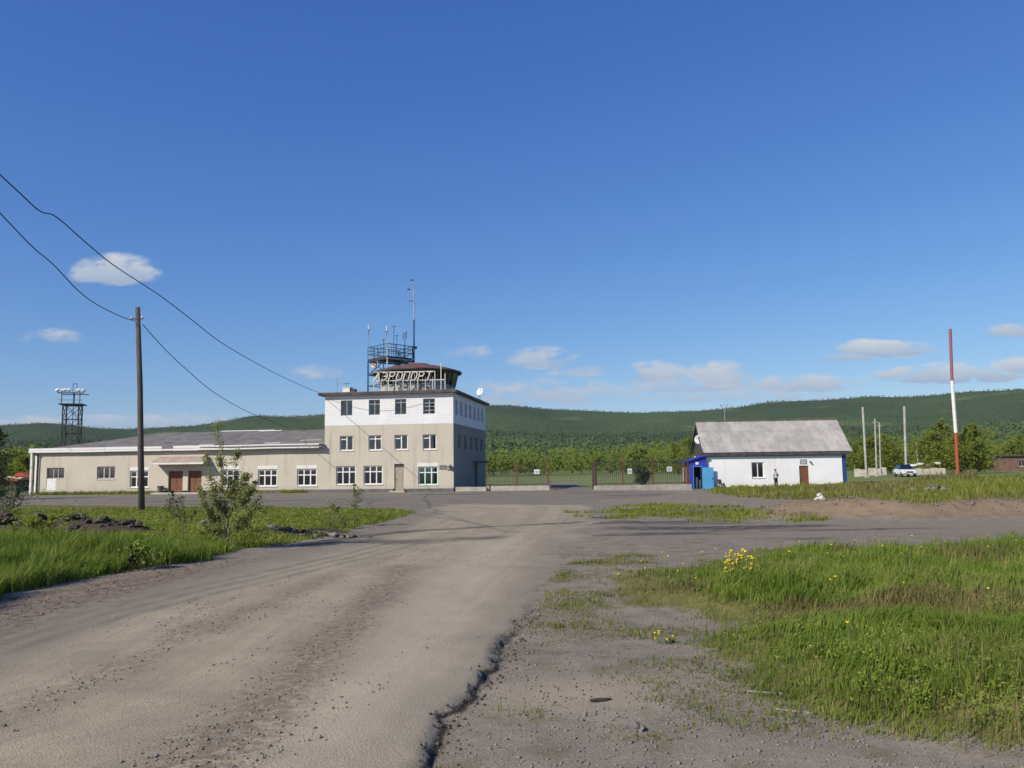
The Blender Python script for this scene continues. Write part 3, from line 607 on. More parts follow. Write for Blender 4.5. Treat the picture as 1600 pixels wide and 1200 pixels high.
for (a, c, d, e) in s2: window(T, (0, a, c), d-a, e-c, (.5,), (.7,), 'window_old', .08, None, sill=False, rz=math.pi/2)
panel_door(T, (0, sdr[0], sdr[1]), sdr[2]-sdr[0], sdr[3]-sdr[1], 'brown_plank', rz=math.pi/2)
MB().box(.0, 1.3, 9.6, 12.3, 2.75, 2.9).build('side_canopy', 'dark_base', T)
panel_door(T, (dr[0], 0, dr[1]), dr[2]-dr[0], 2.2, 'door_beige'); MB().box(dr[0], dr[2], .1, .14, dr[1]+2.2, dr[3]).build('transom_panel', 'brown_plank', T)
for (a, c, d, e) in wd: panel_door(T, (a, .12, c), d-a, e-c, 'door_wood', double=True)
MB().box(dr[0]-.25, dr[2]+.25, -.75, -.055, -.3, .13).build('door_step', 'concrete', T)
MB().box(-30.0, -24.9, -1.5, -.055, -.3, .16).build('entrance_step', 'concrete', T)
# white lintel patches above the ground floor windows
for (a, c, d, e) in f1[2:]+wg[2:]: MB().box(a-.05, d+.03, -.012, .0, e+.03, e+.36).build('window_lintel', 'white_board', T)
# entrance canopy with a sloping top
CA0, CA1, CP = -30.2, -24.7, 1.25
MB().prism([(CA0, -CP, 2.88), (CA0, -.02, 2.88), (CA0, -.02, 3.68), (CA0, -.35, 3.55), (CA0, -CP, 3.06)], (CA1-CA0, 0, 0)).build('entrance_canopy', 'canopy_paint', T)
MB().box(CA0-.05, CA1+.05, -CP-.06, -CP-.004, 2.9, 3.06).build('canopy_edge', 'white_board', T)
# wing roof: low hip at the left end
E0, RH, RY, RX = 4.52, 6.5, 8.0, XL+9.2
r = MB(); xl, yf, yb = XL-.75, -.36, W2-.4
r.poly([(xl, yf, E0), (-W1-.01, yf, E0), (-W1-.01, RY, RH), (RX, RY, RH)]); r.poly([(xl, yb, E0), (xl, yf, E0), (RX, RY, RH)]); r.poly([(-W1-.01, yb, E0), (xl, yb, E0), (RX, RY, RH), (-W1-.01, RY, RH)])
r.poly([(xl, yf, E0-.12), (-W1-.01, yf, E0-.12), (-W1-.01, yb, E0-.12), (xl, yb, E0-.12)])
roof = r.build('wing_roof', 'roofing_felt', T)
def on_slope(x, t, dz=.03): return (x, yf+(RY-yf)*t, E0+(RH-E0)*t+dz)
for i, (x, t, l_, d_) in enumerate(((-19.5, .16, 1.7, .035), (-18.9, .07, 2.6, .04), (-23.2, .95, 2.6, .05), (-28, .985, 6.5, .05), (-26.3, .13, 1.6, .03), (-13.9, .66, 1.0, .08), (-31, .3, 1.2, .02), (-16.2, .3, 2.2, .02))):
    a, b_, c, d = on_slope(x, t), on_slope(x+l_, t+.008), on_slope(x+l_*.96, t+d_), on_slope(x+.1, t+d_*.9)
    MB().prism([a, b_, c, d], (0, 0, .02)).build('roof_patch', 'white_board' if i not in (5, 6) else 'fascia_dark', roof)
for i in range(1, 11, 2):                      # felt seams lying on the slope
    x = RX+(-W1-RX)*i/11
    MB().prism([on_slope(x, .0, .004), on_slope(x+.07, .0, .004), on_slope(x+.07, 1, .004), on_slope(x, 1, .004)], (0, 0, .008)).build('seam', 'roofing_felt', roof)
# eaves boards, each its own length; one missing in the upper row
xs_b = [XL-.8, -39.6, -35.8, -31.9, -29.6, -28.4, -25.3, -21.4, -17.3, -12.85]
for i, (a, c) in enumerate(zip(xs_b[:-1], xs_b[1:])):
    if i != 4: MB().box(a+.02, c-.02, yf-.05, yf-.012, E0-.03+.01*(i % 2), E0+.2+.012*(i % 3)).build('eaves_board', 'white_board', T)
    MB().box(a+.01, c-.01, yf-.09, yf-.054, E0-.24-.015*(i % 2), E0-.05).build('eaves_board', 'white_board', T)
MB().box(XL-.7, -W1-.02, -.34, -.02, 4.26, 4.38).build('soffit', 'fascia_dark', T)
for k_, zz in enumerate((E0+.12, E0-.18)):
    MB().tube([(-25.6, yf-.2, zz+.02), (-22, yf-.22, zz-.03), (-18, yf-.2, zz+.02), (-13.2, yf-.2, zz), (-12.95, yf-.17, zz), (-12.85, yf+.1, zz), (-12.83, .05, zz)], .085, 8).build('eaves_pipe', 'pipe_white', T, True)
    MB().lathe([(.16, -.07), (.19, -.03), (.19, .03), (.16, .07)], 12, (-12.98, yf-.16, zz)).build('pipe_joint', 'metal_dark', T, True)
MB().tube([(XL+.12, -.12, .1), (XL+.12, -.12, 3.9), (XL-.1, -.55, 4.3)], .06, 8).build('downpipe', 'metal_dark', T, True)
for x in (XL-.18, XL-.72): MB().box(x-.1, x+.1, -.1, .1, -.2, 4.3).build('end_post', 'white_board', T)
# block roof with dark fascia
MB().box(-W1-.55, .45, -.5, W2+.4, HT, HT+.24).build('block_roof', 'fascia_dark', T)
MB().box(-W1-.4, .3, -.35, W2+.25, HT+.245, HT+.30).build('roof_membrane', 'roofing_felt', T)
# control room: sixteen-sided, glass leaning outwards
CX, CY, ZB = -4.75, 4.6, HT+.24; NS = 16
def ring(rad, z): return [(CX+rad*math.cos(2*math.pi*(i+.5)/NS), CY+rad*math.sin(2*math.pi*(i+.5)/NS), z) for i in range(NS)]
cr = MB(); A, B_ = ring(3.78, ZB-.02), ring(3.82, ZB+.78)
for i in range(NS): j = (i+1) % NS; cr.quad(A[i], A[j], B_[j], B_[i])
cab = cr.build('control_room', 'concrete_pole', T)
A, B_ = ring(3.84, ZB+.8), ring(4.14, ZB+2.16)
for i in range(NS):
    j = (i+1) % NS; a, b_, c, d = (Vector(v) for v in (A[i], A[j], B_[j], B_[i]))
    MB().quad(a, b_, c, d).build('pane', 'glass_cab', cab)
    MB().tube([a, d], .055, 6).build('mullion', 'pale_steel', cab)
    MB().tube([a, b_], .05, 6).build('glazing_rail', 'pale_steel', cab)
    mm = (a+b_)/2; nn_ = (c+d)/2; MB().tube([mm, nn_], .03, 6).build('mullion', 'pale_steel', cab)
MB().lathe([(4.15, 2.12), (4.5, 2.14), (4.56, 2.27), (4.48, 2.34)], 32, (CX, CY, ZB)).build('roof_rim', 'fascia_dark', cab)
MB().lathe([(0, 2.2), (4.2, 2.14)], 32, (CX, CY, ZB)).build('ceiling', 'interior_dim', cab)
MB().lathe([(4.48, 2.34), (3.6, 2.62), (2.4, 2.9), (1.2, 3.1), (1.15, 3.2), (0, 3.3)], 32, (CX, CY, ZB)).build('cab_roof', 'roof_red', cab)
MB().box(CX-1.9, CX+1.5, CY-2.4, CY-1.5, ZB+.02, ZB+1.05).build('console_desk', 'metal_dark', cab)
MB().lathe([(0, .02), (1.0, .02), (1.0, 2.1)], 10, (CX, CY+1, ZB)).build('stair_core', 'dark_base', cab)

# plaque and lamp on the front wall
pq = tag(MB().box(-1.36, -.66, -.05, -.004, 2.08, 2.48).build('wall_plaque', 'plaque'), 'dark grey plaque beside the teal framed window of the beige block', 'plaque')
lamp = thing('wall_lamp', 'grey round wall lamp at the front right corner of the beige block', 'lamp')
MB().box(-.42, -.3, -.22, -.004, 2.3, 2.4).build('bracket', 'metal_dark', lamp)
MB().lathe([(0, 0), (.2, .02), (.27, .14), (.2, .26), (0, .28)], 14, (-.36, -.3, 2.24)).build('shade', 'metal_grey', lamp, True)
MB().box(-.62, -.1, -.1, -.006, 2.02, 2.16).build('back_plate', 'metal_grey', lamp)
for o in (pq, lamp): o.location = (O_T[0], O_T[1], 0); o.rotation_euler = (0, 0, -TH)
def TL(x, y, z=0.0):                       # terminal coordinates to the world
    return Vector((O_T[0]+x*math.cos(TH)+y*math.sin(TH), O_T[1]-x*math.sin(TH)+y*math.cos(TH), z))

# ------------------------------------------------------------------ roof sign
sg = thing('rooftop_sign', 'white slanted letters on a steel frame along the front roof edge', 'sign', TL(0, 0, 0), -TH)
SX0, SX1, SZ0, SZ1, SY = -7.8, -2.0, 10.72, 11.48, -.28
LET = {'А': [[(0, 0), (.5, 1), (1, 0)], [(.2, .38), (.8, .38)]], 'Э': [[(0, .95), (.45, 1), (.95, .75), (.95, .25), (.45, 0), (0, .05)], [(.35, .5), (.95, .5)]],
       'Р': [[(0, 0), (0, 1), (.7, 1), (.95, .78), (.7, .48), (0, .48)]], 'О': [[(.0, .2), (.0, .8), (.25, 1), (.75, 1), (1, .8), (1, .2), (.75, 0), (.25, 0), (0, .2)]],
       'П': [[(0, 0), (0, 1), (1, 1), (1, 0)]], 'Т': [[(0, 1), (1, 1)], [(.5, 1), (.5, 0)]]}
lw = (SX1-SX0)/8
for i, ch in enumerate('АЭРОПОРТ'):
    m = MB()
    for st in LET[ch]:
        pts = [(SX0+lw*(i+.1)+lw*.70*u+(v-.1)*.2, SY, SZ0+v*(SZ1-SZ0)-.012*i) for (u, v) in st]
        for a, c in zip(pts[:-1], pts[1:]):
            d = (Vector(c)-Vector(a)); n_ = Vector((-d.z, 0, d.x)).normalized()*.05; e = d.normalized()*.04
            a2, c2 = Vector(a)-e, Vector(c)+e
            m.prism([a2-n_, c2-n_, c2+n_, a2+n_], (0, .07, 0))
    m.build('letter', 'letter_white', sg)
for a, c, rr in (((SX0-.1, SY+.12, SZ0-.06), (-.75, SY+.12, SZ0-.12), .035), ((SX0-.1, SY+.12, SZ1+.05), (SX1+.15, SY+.12, SZ1-.03), .03)): bar('frame_rail', sg, a, c, rr, 'letter_white', True)
for i in range(9):
    x = SX0+i*.73; bar('upright', sg, (x, SY+.14, ZB+.04), (x, SY+.14, SZ0-.05), .03, 'pipe_white', True)
    bar('strut', sg, (x, SY+.16, SZ0+.2), (x+(.4 if i % 2 else -.35), SY+.75, ZB+.06), .022, 'pipe_white', True)
for x in (-1.75, -.75): bar('upright', sg, (x, SY+.14, ZB+.04), (x, SY+.14, 11.5 if x < -1.5 else 11.2), .03, 'pipe_white', True)
bar('upright', sg, (-1.15, SY+.14, ZB+.04), (-1.15, SY+.14, 12.25), .035, 'letter_white', True)

# ------------------------------------------------------------------ antenna platform on the roof
pf = thing('antenna_platform', 'blue steel platform with railings standing over the control room roof', 'platform', TL(0, 0, 0), -TH)
cn = [Vector((-7.0, 1.6, 0)), Vector((-5.15, 4.2, 0)), Vector((-7.3, 6.6, 0)), Vector((-9.75, 3.9, 0))]; ZD = 13.22
MB().prism([c+Vector((0, 0, ZD)) for c in cn], (0, 0, .14)).build('deck', 'metal_dark', pf)
for i, c in enumerate(cn):
    d = cn[(i+1) % 4]; mt = 'blue_steel'
    bar('leg', pf, c+Vector((0, 0, ZB+.06)), c+Vector((0, 0, ZD)), .07, 'pale_steel' if i == 0 else mt, True)
    bar('corner_post', pf, c+Vector((0, 0, ZD+.14)), c+Vector((0, 0, ZD+(1.7 if i == 0 else 1.4))), .05, 'pale_steel' if i == 0 else mt, True)
    for z in (.62, 1.36): bar('handrail', pf, c+Vector((0, 0, ZD+z)), d+Vector((0, 0, ZD+z)), .032, mt, True)
    for t in (.33, .66): q = c.lerp(d, t); bar('baluster', pf, q+Vector((0, 0, ZD+.14)), q+Vector((0, 0, ZD+1.36)), .026, mt, True)
    bar('brace', pf, c.lerp(d, .33)+Vector((0, 0, ZD+.14)), c.lerp(d, .66)+Vector((0, 0, ZD+.62)), .02, mt, True); bar('brace', pf, c.lerp(d, .66)+Vector((0, 0, ZD+.14)), c.lerp(d, .33)+Vector((0, 0, ZD+.62)), .02, mt, True)
    bar('beam', pf, c+Vector((0, 0, ZD-.1)), d+Vector((0, 0, ZD-.1)), .07, 'metal_dark' if i else 'pale_steel', True)
    if i in (3, 2): bar('beam', pf, c+Vector((0, 0, ZD-1.5)), d+Vector((0, 0, ZD-1.5)), .05, mt, True); bar('brace', pf, c+Vector((0, 0, ZD-1.5)), d+Vector((0, 0, ZD-.1)), .03, mt, True)
for i, c in enumerate(cn):
    d = cn[(i+1) % 4]; U = lambda z: Vector((0, 0, z))
    bar('brace', pf, c+U(ZD-1.5), d+U(ZD-.1), .03, 'blue_steel', True); bar('brace', pf, d+U(ZD-1.5), c+U(ZD-.1), .03, 'blue_steel', True)
    bar('beam', pf, c+U(ZD-2.6), d+U(ZD-2.6), .045, 'blue_steel', True); bar('handrail', pf, c+U(ZD+1.0), d+U(ZD+1.0), .024, 'blue_steel', True)
    for t in (.17, .5, .83): q = c.lerp(d, t); bar('baluster', pf, q+U(ZD+.14), q+U(ZD+1.36), .02, 'blue_steel' if i else 'pale_steel', True)
    q = c.lerp(d, .5); bar('post', pf, q+U(ZD-1.5), q+U(ZD-.1), .04, 'pale_steel' if i % 2 else 'blue_steel', True)
MB().box(-9.3, -8.8, 3.6, 4.0, ZD-.75, ZD-.25).build('equipment_box', 'white_paint', pf)
# tall mast at the right corner of the platform
ms = thing('antenna_mast', 'tall thin mast with a side arm, highest thing on the terminal roof', 'mast', TL(-5.02, 4.25, 0), -TH)
bar('lower_tube', ms, (0, 0, ZB+.06), (0, 0, 17.35), .085, 'blue_steel'); bar('upper_tube', ms, (0, 0, 17.35), (0, 0, 20.3), .055, 'concrete_pole'); bar('tip', ms, (0, 0, 20.3), (-.18, 0, 21.5), .035, 'pale_steel')
bar('side_arm', ms, (0, 0, 19.3), (-.55, 0, 19.3), .035, 'metal_dark'); bar('side_antenna', ms, (-.55, 0, 19.3), (-.55, 0, 20.55), .03, 'pale_steel')
MB().lathe([(0, 0), (.17, .02), (.17, .07), (0, .1)], 10, (-.55, 0, 20.5)).build('antenna_disc', 'metal_dark', ms); MB().lathe([(0, 0), (.17, .02), (.17, .07), (0, .1)], 10, (-.18, 0, 21.45)).build('antenna_disc', 'metal_dark', ms)
for z in (19.9, 20.3, 20.7): bar('rung', ms, (-.14, 0, z), (.14, 0, z), .03, 'pale_steel')
MB().box(.05, .3, -.1, .1, 14.3, 14.6).build('junction_box', 'metal_dark', ms)
# whip antennas on the railings
for (x, y, z0, z1, kind, lb) in ((-9.7, 3.85, 14.6, 16.95, 1, 'white tipped red banded antenna at the left corner of the platform'), (-7.2, 2.0, 14.5, 16.4, 1, 'white tipped red banded antenna beside the pale front post of the platform'),
                             (-8.5, 5.2, 14.55, 15.6, 0, 'short dark antenna on the left rail of the roof platform'), (-6.55, 2.3, 14.55, 16.4, 0, 'thin dark whip antenna right of the pale front post of the platform'),
                             (-6.3, 2.5, 14.55, 15.5, 0, 'short dark antenna with a cross bar above the right front rail'), (-5.7, 3.3, 14.55, 15.85, 2, 'small dark dipole antenna near the tall mast on the platform')):
    a = thing('whip_antenna', lb, 'antenna', TL(x, y, 0), -TH, 'antennas on the roof platform')
    if kind == 1:
        bar('rod', a, (0, 0, z0-1.2), (0, 0, z1-.55), .035, 'pale_steel'); bar('red_band', a, (0, 0, z1-1.0), (0, 0, z1-.5), .042, 'red_faded'); bar('white_tip', a, (0, 0, z1-.5), (0, 0, z1), .06, 'white_paint'); bar('cross_bar', a, (-.17, 0, z1-.55), (.17, 0, z1-.55), .025, 'metal_dark')
    else:
        bar('rod', a, (0, 0, z0-1.2), (0, 0, z1), .03, 'metal_dark'); bar('cross_bar', a, (-.18, 0, z1-.03), (.18, 0, z1-.03), .03, 'metal_dark')
        if kind == 2: bar('dipole', a, (-.18, 0, z1-.7), (-.18, 0, z1-.1), .035, 'metal_dark'); bar('dipole', a, (.15, 0, z1-.6), (.15, 0, z1+.2), .035, 'metal_dark')
# smaller roof things
vb = thing('vent_box', 'white roof box at the left end of the block roof', 'roof box', TL(-11.1, 2.0, HT+.30), -TH)
MB().box(-.5, .25, -.4, .4, 0, .62).build('housing', 'white_paint', vb); MB().box(.25, .75, -.3, .3, 0, .5).build('louvre', 'metal_dark', vb); MB().box(-.56, .31, -.46, .46, .62, .68).build('lid', 'white_board', vb)
ta = thing('roof_aerial', 'thin television aerial beside the white roof box', 'aerial', TL(-12.3, 2.0, HT+.30), -TH)
bar('pole', ta, (0, 0, 0), (0, 0, 1.6), .03, 'pale_steel')
for i in range(4): bar('element', ta, (-.2, 0, .9+.2*i), (.2, 0, .9+.2*i), .014, 'pale_steel')
bar('boom', ta, (.6, 0, 1.05), (1.35, 0, 1.1), .025, 'metal_dark'); bar('boom_pole', ta, (1.0, 0, 0), (1.0, 0, 1.1), .02, 'metal_dark')
ds = thing('satellite_dish', 'small white satellite dish on the right roof edge of the block', 'satellite dish', TL(.2, 12.6, HT+.30), -TH)
bar('mast', ds, (0, 0, 0), (0, 0, .95), .035, 'metal_grey'); bar('aerial', ds, (-.25, .6, 0), (-.25, .6, 1.0), .03, 'metal_dark')
dm = MB().lathe([(0, 0), (.25, .03), (.45, .12)], 16).build('dish', 'white_paint', ds, True, (.05, -.05, .9)); dm.rotation_euler = (math.radians(70), 0, math.radians(-30)); bar('feed_arm', ds, (.05, -.05, .95), (.2, -.5, 1.35), .02, 'metal_grey')

# ------------------------------------------------------------------ white house with the blue porch
O_H, THH = (19.6, 84.8), 0.07
def HL(x, y, z=0.0): return Vector((O_H[0]+x*math.cos(THH)+y*math.sin(THH), O_H[1]-x*math.sin(THH)+y*math.cos(THH), z))
H = thing('white_house', 'whitewashed single storey house with a corrugated grey roof and blue porch', 'house', (O_H[0], O_H[1], 0), -THH)
LH, DH, EH, RHH = 13.85, 8.0, 3.46, 6.46
hw, hd = (4.5, .86, 5.72, 2.42), (9.2, -.1, 10.12, 2.02)
wall_holes(MB(), 0, LH-.42, -.5, 3.22, [hw, hd]).build('front_wall', 'house_white', H)
MB().box(LH-.42, LH+.02, .06, .3, -.5, 3.3).build('corner_strip', 'corner_blue', H)
m = MB(); m.quad((LH, .3, -.5), (LH, DH, -.5), (LH, DH, 3.3), (LH, .3, 3.3)); m.quad((LH, DH, -.5), (0, DH, -.5), (0, DH, 3.3), (LH, DH, 3.3)); m.quad((0, DH, -.5), (0, 0, -.5), (0, 0, 3.3), (0, DH, 3.3)); m.build('end_wall', 'house_white', H)
m = MB(); m.poly([(-.06, 0, 3.3), (-.06, DH, 3.3), (-.06, DH/2, 6.3)]); m.poly([(LH+.06, DH, 3.3), (LH+.06, 0, 3.3), (LH+.06, DH/2, 6.3)]); m.build('gable_wall', 'brown_plank', H)
for i in range(7):
    y = .9+i*.95; zt = 3.3+3.0*(1-abs(y-DH/2)/(DH/2))-.15
    MB().box(-.12, -.065, y-.42, y+.42, 3.2, max(zt-.2, 3.4)).build('gable_plank', 'brown_plank', H)
MB().box(-.3, LH+.35, -.36, -.30, 3.10, 3.44).build('fascia_board', 'fascia_dark', H)
MB().box(-.02, LH, -.03, -.004, 3.0, 3.08).build('blue_frieze', 'door_cyan', H)
MB().quad((-.3, -.3, 3.2), (LH+.3, -.3, 3.2), (LH+.3, .02, 3.25), (-.3, .02, 3.25)).build('soffit', 'fascia_dark', H)
# corrugated sheets, each sheet a piece of its own
sw, nrow = 1.13, 3; SL = math.hypot(4.4, RHH-EH+.3); ang = math.atan2(RHH-EH+.28, 4.4); ncol = 13; shl = SL/nrow+.16
me_m = MB(); nw = 8; seg = 6
for i in range(nw*seg+1):
    x = sw*1.04*i/(nw*seg); z = .026*math.cos(2*math.pi*i/seg)
    me_m.v += [(x, 0, z), (x, shl, z), ]
for i in range(nw*seg): me_m.f.append((2*i, 2*i+2, 2*i+3, 2*i+1))
sheet = me_m.mesh('roof_sheet', 'asbestos', True)
rf = MB().box(-.35, LH+.35, DH/2-.14, DH/2+.14, RHH+.02, RHH+.09).build('roof', 'asbestos', H)
rr = random.Random(3)
for side in (0, 1):
    for c in range(ncol):
        for q in range(nrow):
            o = bpy.data.objects.new('roof_sheet', sheet); COL.objects.link(o); o.parent = rf
            t = q*SL/nrow; off = rr.uniform(-.01, .01)
            yy, zz = -.42+t*math.cos(ang), EH-.28*0+t*math.sin(ang)+.02*q+off
            if side == 0: o.location = (-.38+c*sw, yy, EH-.02+t*math.sin(ang)+.018*q+off+.004*(c % 2)); o.rotation_euler = (ang, 0, rr.uniform(-.004, .004))
            else: o.location = (-.38+(c+1)*sw, DH-yy, EH-.02+t*math.sin(ang)+.018*q); o.rotation_euler = (ang, 0, math.pi)
for x in (-.36, LH+.33):
    for sgn in (0, 1):
        y0 = -.42 if sgn == 0 else DH+.42
        bar('verge_board', rf, (x, y0, EH-.08), (x, DH/2, RHH-.06), .06, 'metal_dark' if x < 0 else 'asbestos', True)
window(H, (hw[0], 0, hw[1]), hw[2]-hw[0], hw[3]-hw[1], (.5,), (), 'window_white', .085, None)
panel_door(H, (hd[0], 0, hd[1]), hd[2]-hd[0], hd[3]-hd[1], 'door_wood')
# porch
PX0, PX1, PY0, PY1 = -1.76, -.06, -.32, 3.6
p_ = MB(); p_.poly([(PX0, PY0, -.5), (-1.34, PY0, -.5), (-1.34, PY0, 2.04), (-.5, PY0, 2.04), (-.5, PY0, -.5), (PX1, PY0, -.5), (PX1, PY0, 3.08), (PX0, PY0, 2.56)])
porch = p_.build('porch', 'porch_blue', H)
MB().quad((PX0, PY0, -.5), (PX0, PY0, 2.56), (PX0, PY1, 2.56), (PX0, PY1, -.5)).quad((PX0, PY1, -.5), (PX0, PY1, 2.56), (PX1, PY1, 3.08), (PX1, PY1, -.5)).build('side_wall', 'brick_brown', porch)
MB().prism([(PX0-.5, PY0-.25, 2.48), (PX1+.04, PY0-.25, 3.12), (PX1+.04, PY0-.25, 3.2), (PX0-.5, PY0-.25, 2.56)], (0, PY1-PY0+.4, 0)).build('porch_roof', 'porch_blue', porch)
MB().box(-1.40, -1.34, PY0-.03, PY0+.06, -.4, 2.1).box(-.5, -.44, PY0-.03, PY0+.06, -.4, 2.1).box(-1.40, -.44, PY0-.03, PY0+.06, 2.04, 2.11).build('door_frame', 'door_cyan', porch)
MB().box(-1.12, -.82, PY0-.03, PY0-.004, 2.26, 2.5).build('number_plate', 'white_paint', porch)
leaf = MB().box(0, 1.08, 0, .05, 0, 2.2).box(.04, 1.04, -.012, 0, .06, 1.05).box(.04, 1.04, -.012, 0, 1.12, 2.14).build('door', 'door_cyan', porch, loc=(-.46, PY0-.06, -.24), rz=-.08)
MB().box(.9, .96, -.06, -.012, 1.0, 1.2).build('handle', 'metal_dark', leaf)
bar('post', porch, (PX0-.5, PY0+.1, -.4), (PX0-.5, PY0+.1, 2.45), .07, 'rust_red', True); MB().box(PX0-.62, PX0-.42, PY0+.3, PY0+.36, .6, 1.95).build('notice_board', 'white_paint', porch)
pl = MB().box(9.3, 9.96, -.05, -.004, 2.18, 2.64).build('door_plate', 'plaque'); tag(pl, 'grey nameplate above the brown door of the white house', 'sign')
for zz in (2.5, 2.38, 2.27): MB().box(9.36, 9.9, -.056, -.051, zz-.02, zz+.03).build('text_line', 'white_board', pl)
hl = thing('door_lamp', 'small dark lamp right of the nameplate on the white house', 'lamp')
MB().box(10.25, 10.4, -.12, -.004, 2.3, 2.46).build('body', 'metal_dark', hl); MB().lathe([(0, 0), (.09, .02), (.07, .12), (0, .14)], 10, (10.32, -.2, 2.26)).build('bulb_cover', 'metal_grey', hl, True)
for o in (pl, hl): o.location = (O_H[0], O_H[1], 0); o.rotation_euler = (0, 0, -THH)
gb = thing('gable_dish', 'pale dish fixed high on the left gable of the white house', 'satellite dish', HL(-.3, 2.0, 4.85), -THH)
d_ = MB().lathe([(0, 0), (.28, .04), (.5, .16)], 16).build('dish', 'rock_pale', gb, True); d_.rotation_euler = (math.radians(60), math.radians(-60), 0); bar('arm', gb, (0, 0, 0), (.3, .15, -.15), .035, 'metal_dark')
for i, (x, h_, lean) in enumerate(((-1.0, 1.25, .1), (-.62, 1.0, -.05))):
    o = MB().box(-.09, .09, 0, .03, 0, h_).build('board', 'white_board'); o.location = HL(x, .25+.2*i, -.27); o.rotation_euler = (-.05, lean*.4, -THH)
    tag(o, ('taller pale board standing just inside the blue porch doorway', 'shorter pale board beside the open cyan door in the porch')[i], 'board', 'boards in the porch doorway')
ch = thing('chair', 'dark chair leaning by the white house wall beside the cyan door', 'chair', HL(1.35, -.75, gz(*HL(1.35, -.75)[:2])), .5)
for sx in (-.2, .2):
    bar('leg', ch, (sx, -.2, 0), (sx, -.18, .45), .022, 'metal_dark', True); bar('leg', ch, (sx, .2, 0), (sx, .2, .45), .022, 'metal_dark', True)
MB().box(-.23, .23, -.22, .22, .44, .49).build('seat', 'brown_plank', ch); bk = MB().box(-.22, .22, -.02, .02, 0, .5).build('backrest', 'brown_plank', ch, loc=(0, .2, .48)); bk.rotation_euler = (-.35, 0, 0)
ya_ = thing('radio_aerial', 'forked aerial on a thin pole rising behind the white house roof', 'aerial', HL(3.75, 9.5, 0), -THH)
bar('pole', ya_, (0, 0, -.3), (0, 0, 8.5), .055, 'metal_grey'); bar('fork', ya_, (0, 0, 8.3), (-.45, 0, 9.0), .035, 'metal_grey'); bar('fork', ya_, (0, 0, 8.3), (.4, 0, 9.1), .035, 'metal_grey'); bar('cross_bar', ya_, (-.55, 0, 8.9), (.5, 0, 9.0), .02, 'metal_grey')

# ------------------------------------------------------------------ fence, gate
def fence(label, a, b, h, posts, z0, plinth_from=None, signs=()):
    a, b = Vector(a), Vector(b); d = b-a; L = d.length; rz = math.atan2(d.y, d.x)
    t = thing('railing_fence', label, 'fence', (a.x, a.y, z0), rz, 'railing fence by the airfield gate'); pl_ = .46; x0 = plinth_from if plinth_from is not None else 0
    n = max(1, int((L-x0)/3.0)); st = (L-x0)/n
    for i in range(n): MB().box(x0+i*st+.012, x0+(i+1)*st-.012, -.14, .14, -.3, pl_-.01*(i % 2)).build('plinth_block', 'concrete', t)
    for (x, hp) in posts: bar('post', t, (x, 0, pl_-.1), (x, 0, hp), .048, 'rust_red', True)
    for z in (pl_+.14, h-.12): bar('rail', t, (0, 0, z), (L, 0, z), .025, 'metal_dark', True)
    nb_ = int(L/.19)
    for i in range(1, nb_): x = L*i/nb_; bar('picket', t, (x, 0, pl_+.04), (x, 0, h+.05*(i % 2)), .013, 'metal_dark', True)
    for (x, z, w_, hh) in signs:
        o = MB().box(-w_/2, w_/2, -.05, -.03, -hh/2, hh/2).build('warning_sign', 'white_paint', None); o.location = t.matrix_basis @ Vector((x, 0, z)); o.rotation_euler = (0, 0, rz)
        MB().box(-w_*.36, w_*.36, -.056, -.051, -.02, .05).build('text_line', 'metal_grey', o); MB().box(-w_*.3, w_*.3, -.056, -.051, -.12, -.07).build('text_line', 'metal_grey', o)
        tag(o, {1: 'small white notice on the fence left of the open gate', 2: 'small white notice on the fence right of the open gate', 3: 'white notice on the fence nearest the blue porch'}[len(SIGNS)+1], 'sign', 'white notices on the fence'); SIGNS.append(o)
    return t
SIGNS = []
fa, fb = (-5.3, 79.25), (3.42, 79.55)
fence('black railing fence with rust red posts between the terminal and the gate', (-2.55, 79.35), fb, 2.15, [(.07, 2.3), (2.72, 2.6), (2.95, 2.45), (5.9, 3.0)], 0, 0, [(4.8, 1.75, .52, .42)])
k1 = MB()
for i in range(2): MB().box(-5.45+i*1.45+.01, -4.0+i*1.45-.01, 78.95, 79.25, -.3, .42-.02*i).build('kerb_block' if i else 'kerb_block', 'concrete', None)
for i, o in enumerate([o for o in COL.objects if o.name.startswith('kerb_block')]): tag(o, ('pale concrete kerb block at the shaded corner of the terminal', 'pale concrete kerb block between the terminal corner and the fence')[i], 'kerb block', 'kerb blocks by the terminal corner')
fence('black railing fence with rust red posts between the gate and white house', (7.55, 78.0), (16.9, 79.6), 2.75, [(.05, 3.0), (2.75, 2.95), (5.75, 2.95), (9.2, 2.6)], -.05, 0, [(3.45, 1.75, .42, .5), (7.35, 1.9, .5, .44)])
gl_ = thing('gate_leaf', 'open black barred gate leaf swung back behind the gap in the fence', 'gate', (7.5, 79.0, 0), math.radians(80))
for z in (.35, 2.3): bar('rail', gl_, (0, 0, z), (4.6, 0, z), .03, 'metal_dark', True)
for i in range(19): bar('picket', gl_, (.1+i*.245, 0, .3), (.1+i*.245, 0, 2.45), .015, 'metal_dark', True)
bar('stile', gl_, (0, 0, .1), (0, 0, 2.5), .04, 'metal_dark', True); bar('stile', gl_, (4.6, 0, .1), (4.6, 0, 2.6), .04, 'metal_dark', True)
bo = thing('bollard', 'short black bollard before the fence near the terminal corner', 'bollard', tuple(gp(765.5, 768))); bo.location.z = 0
bar('tube', bo, (0, 0, -.1), (0, 0, .62), .07, 'metal_dark'); MB().lathe([(0, .72), (.07, .7), (.09, .62), (.07, .6)], 10).build('cap', 'metal_dark', bo)
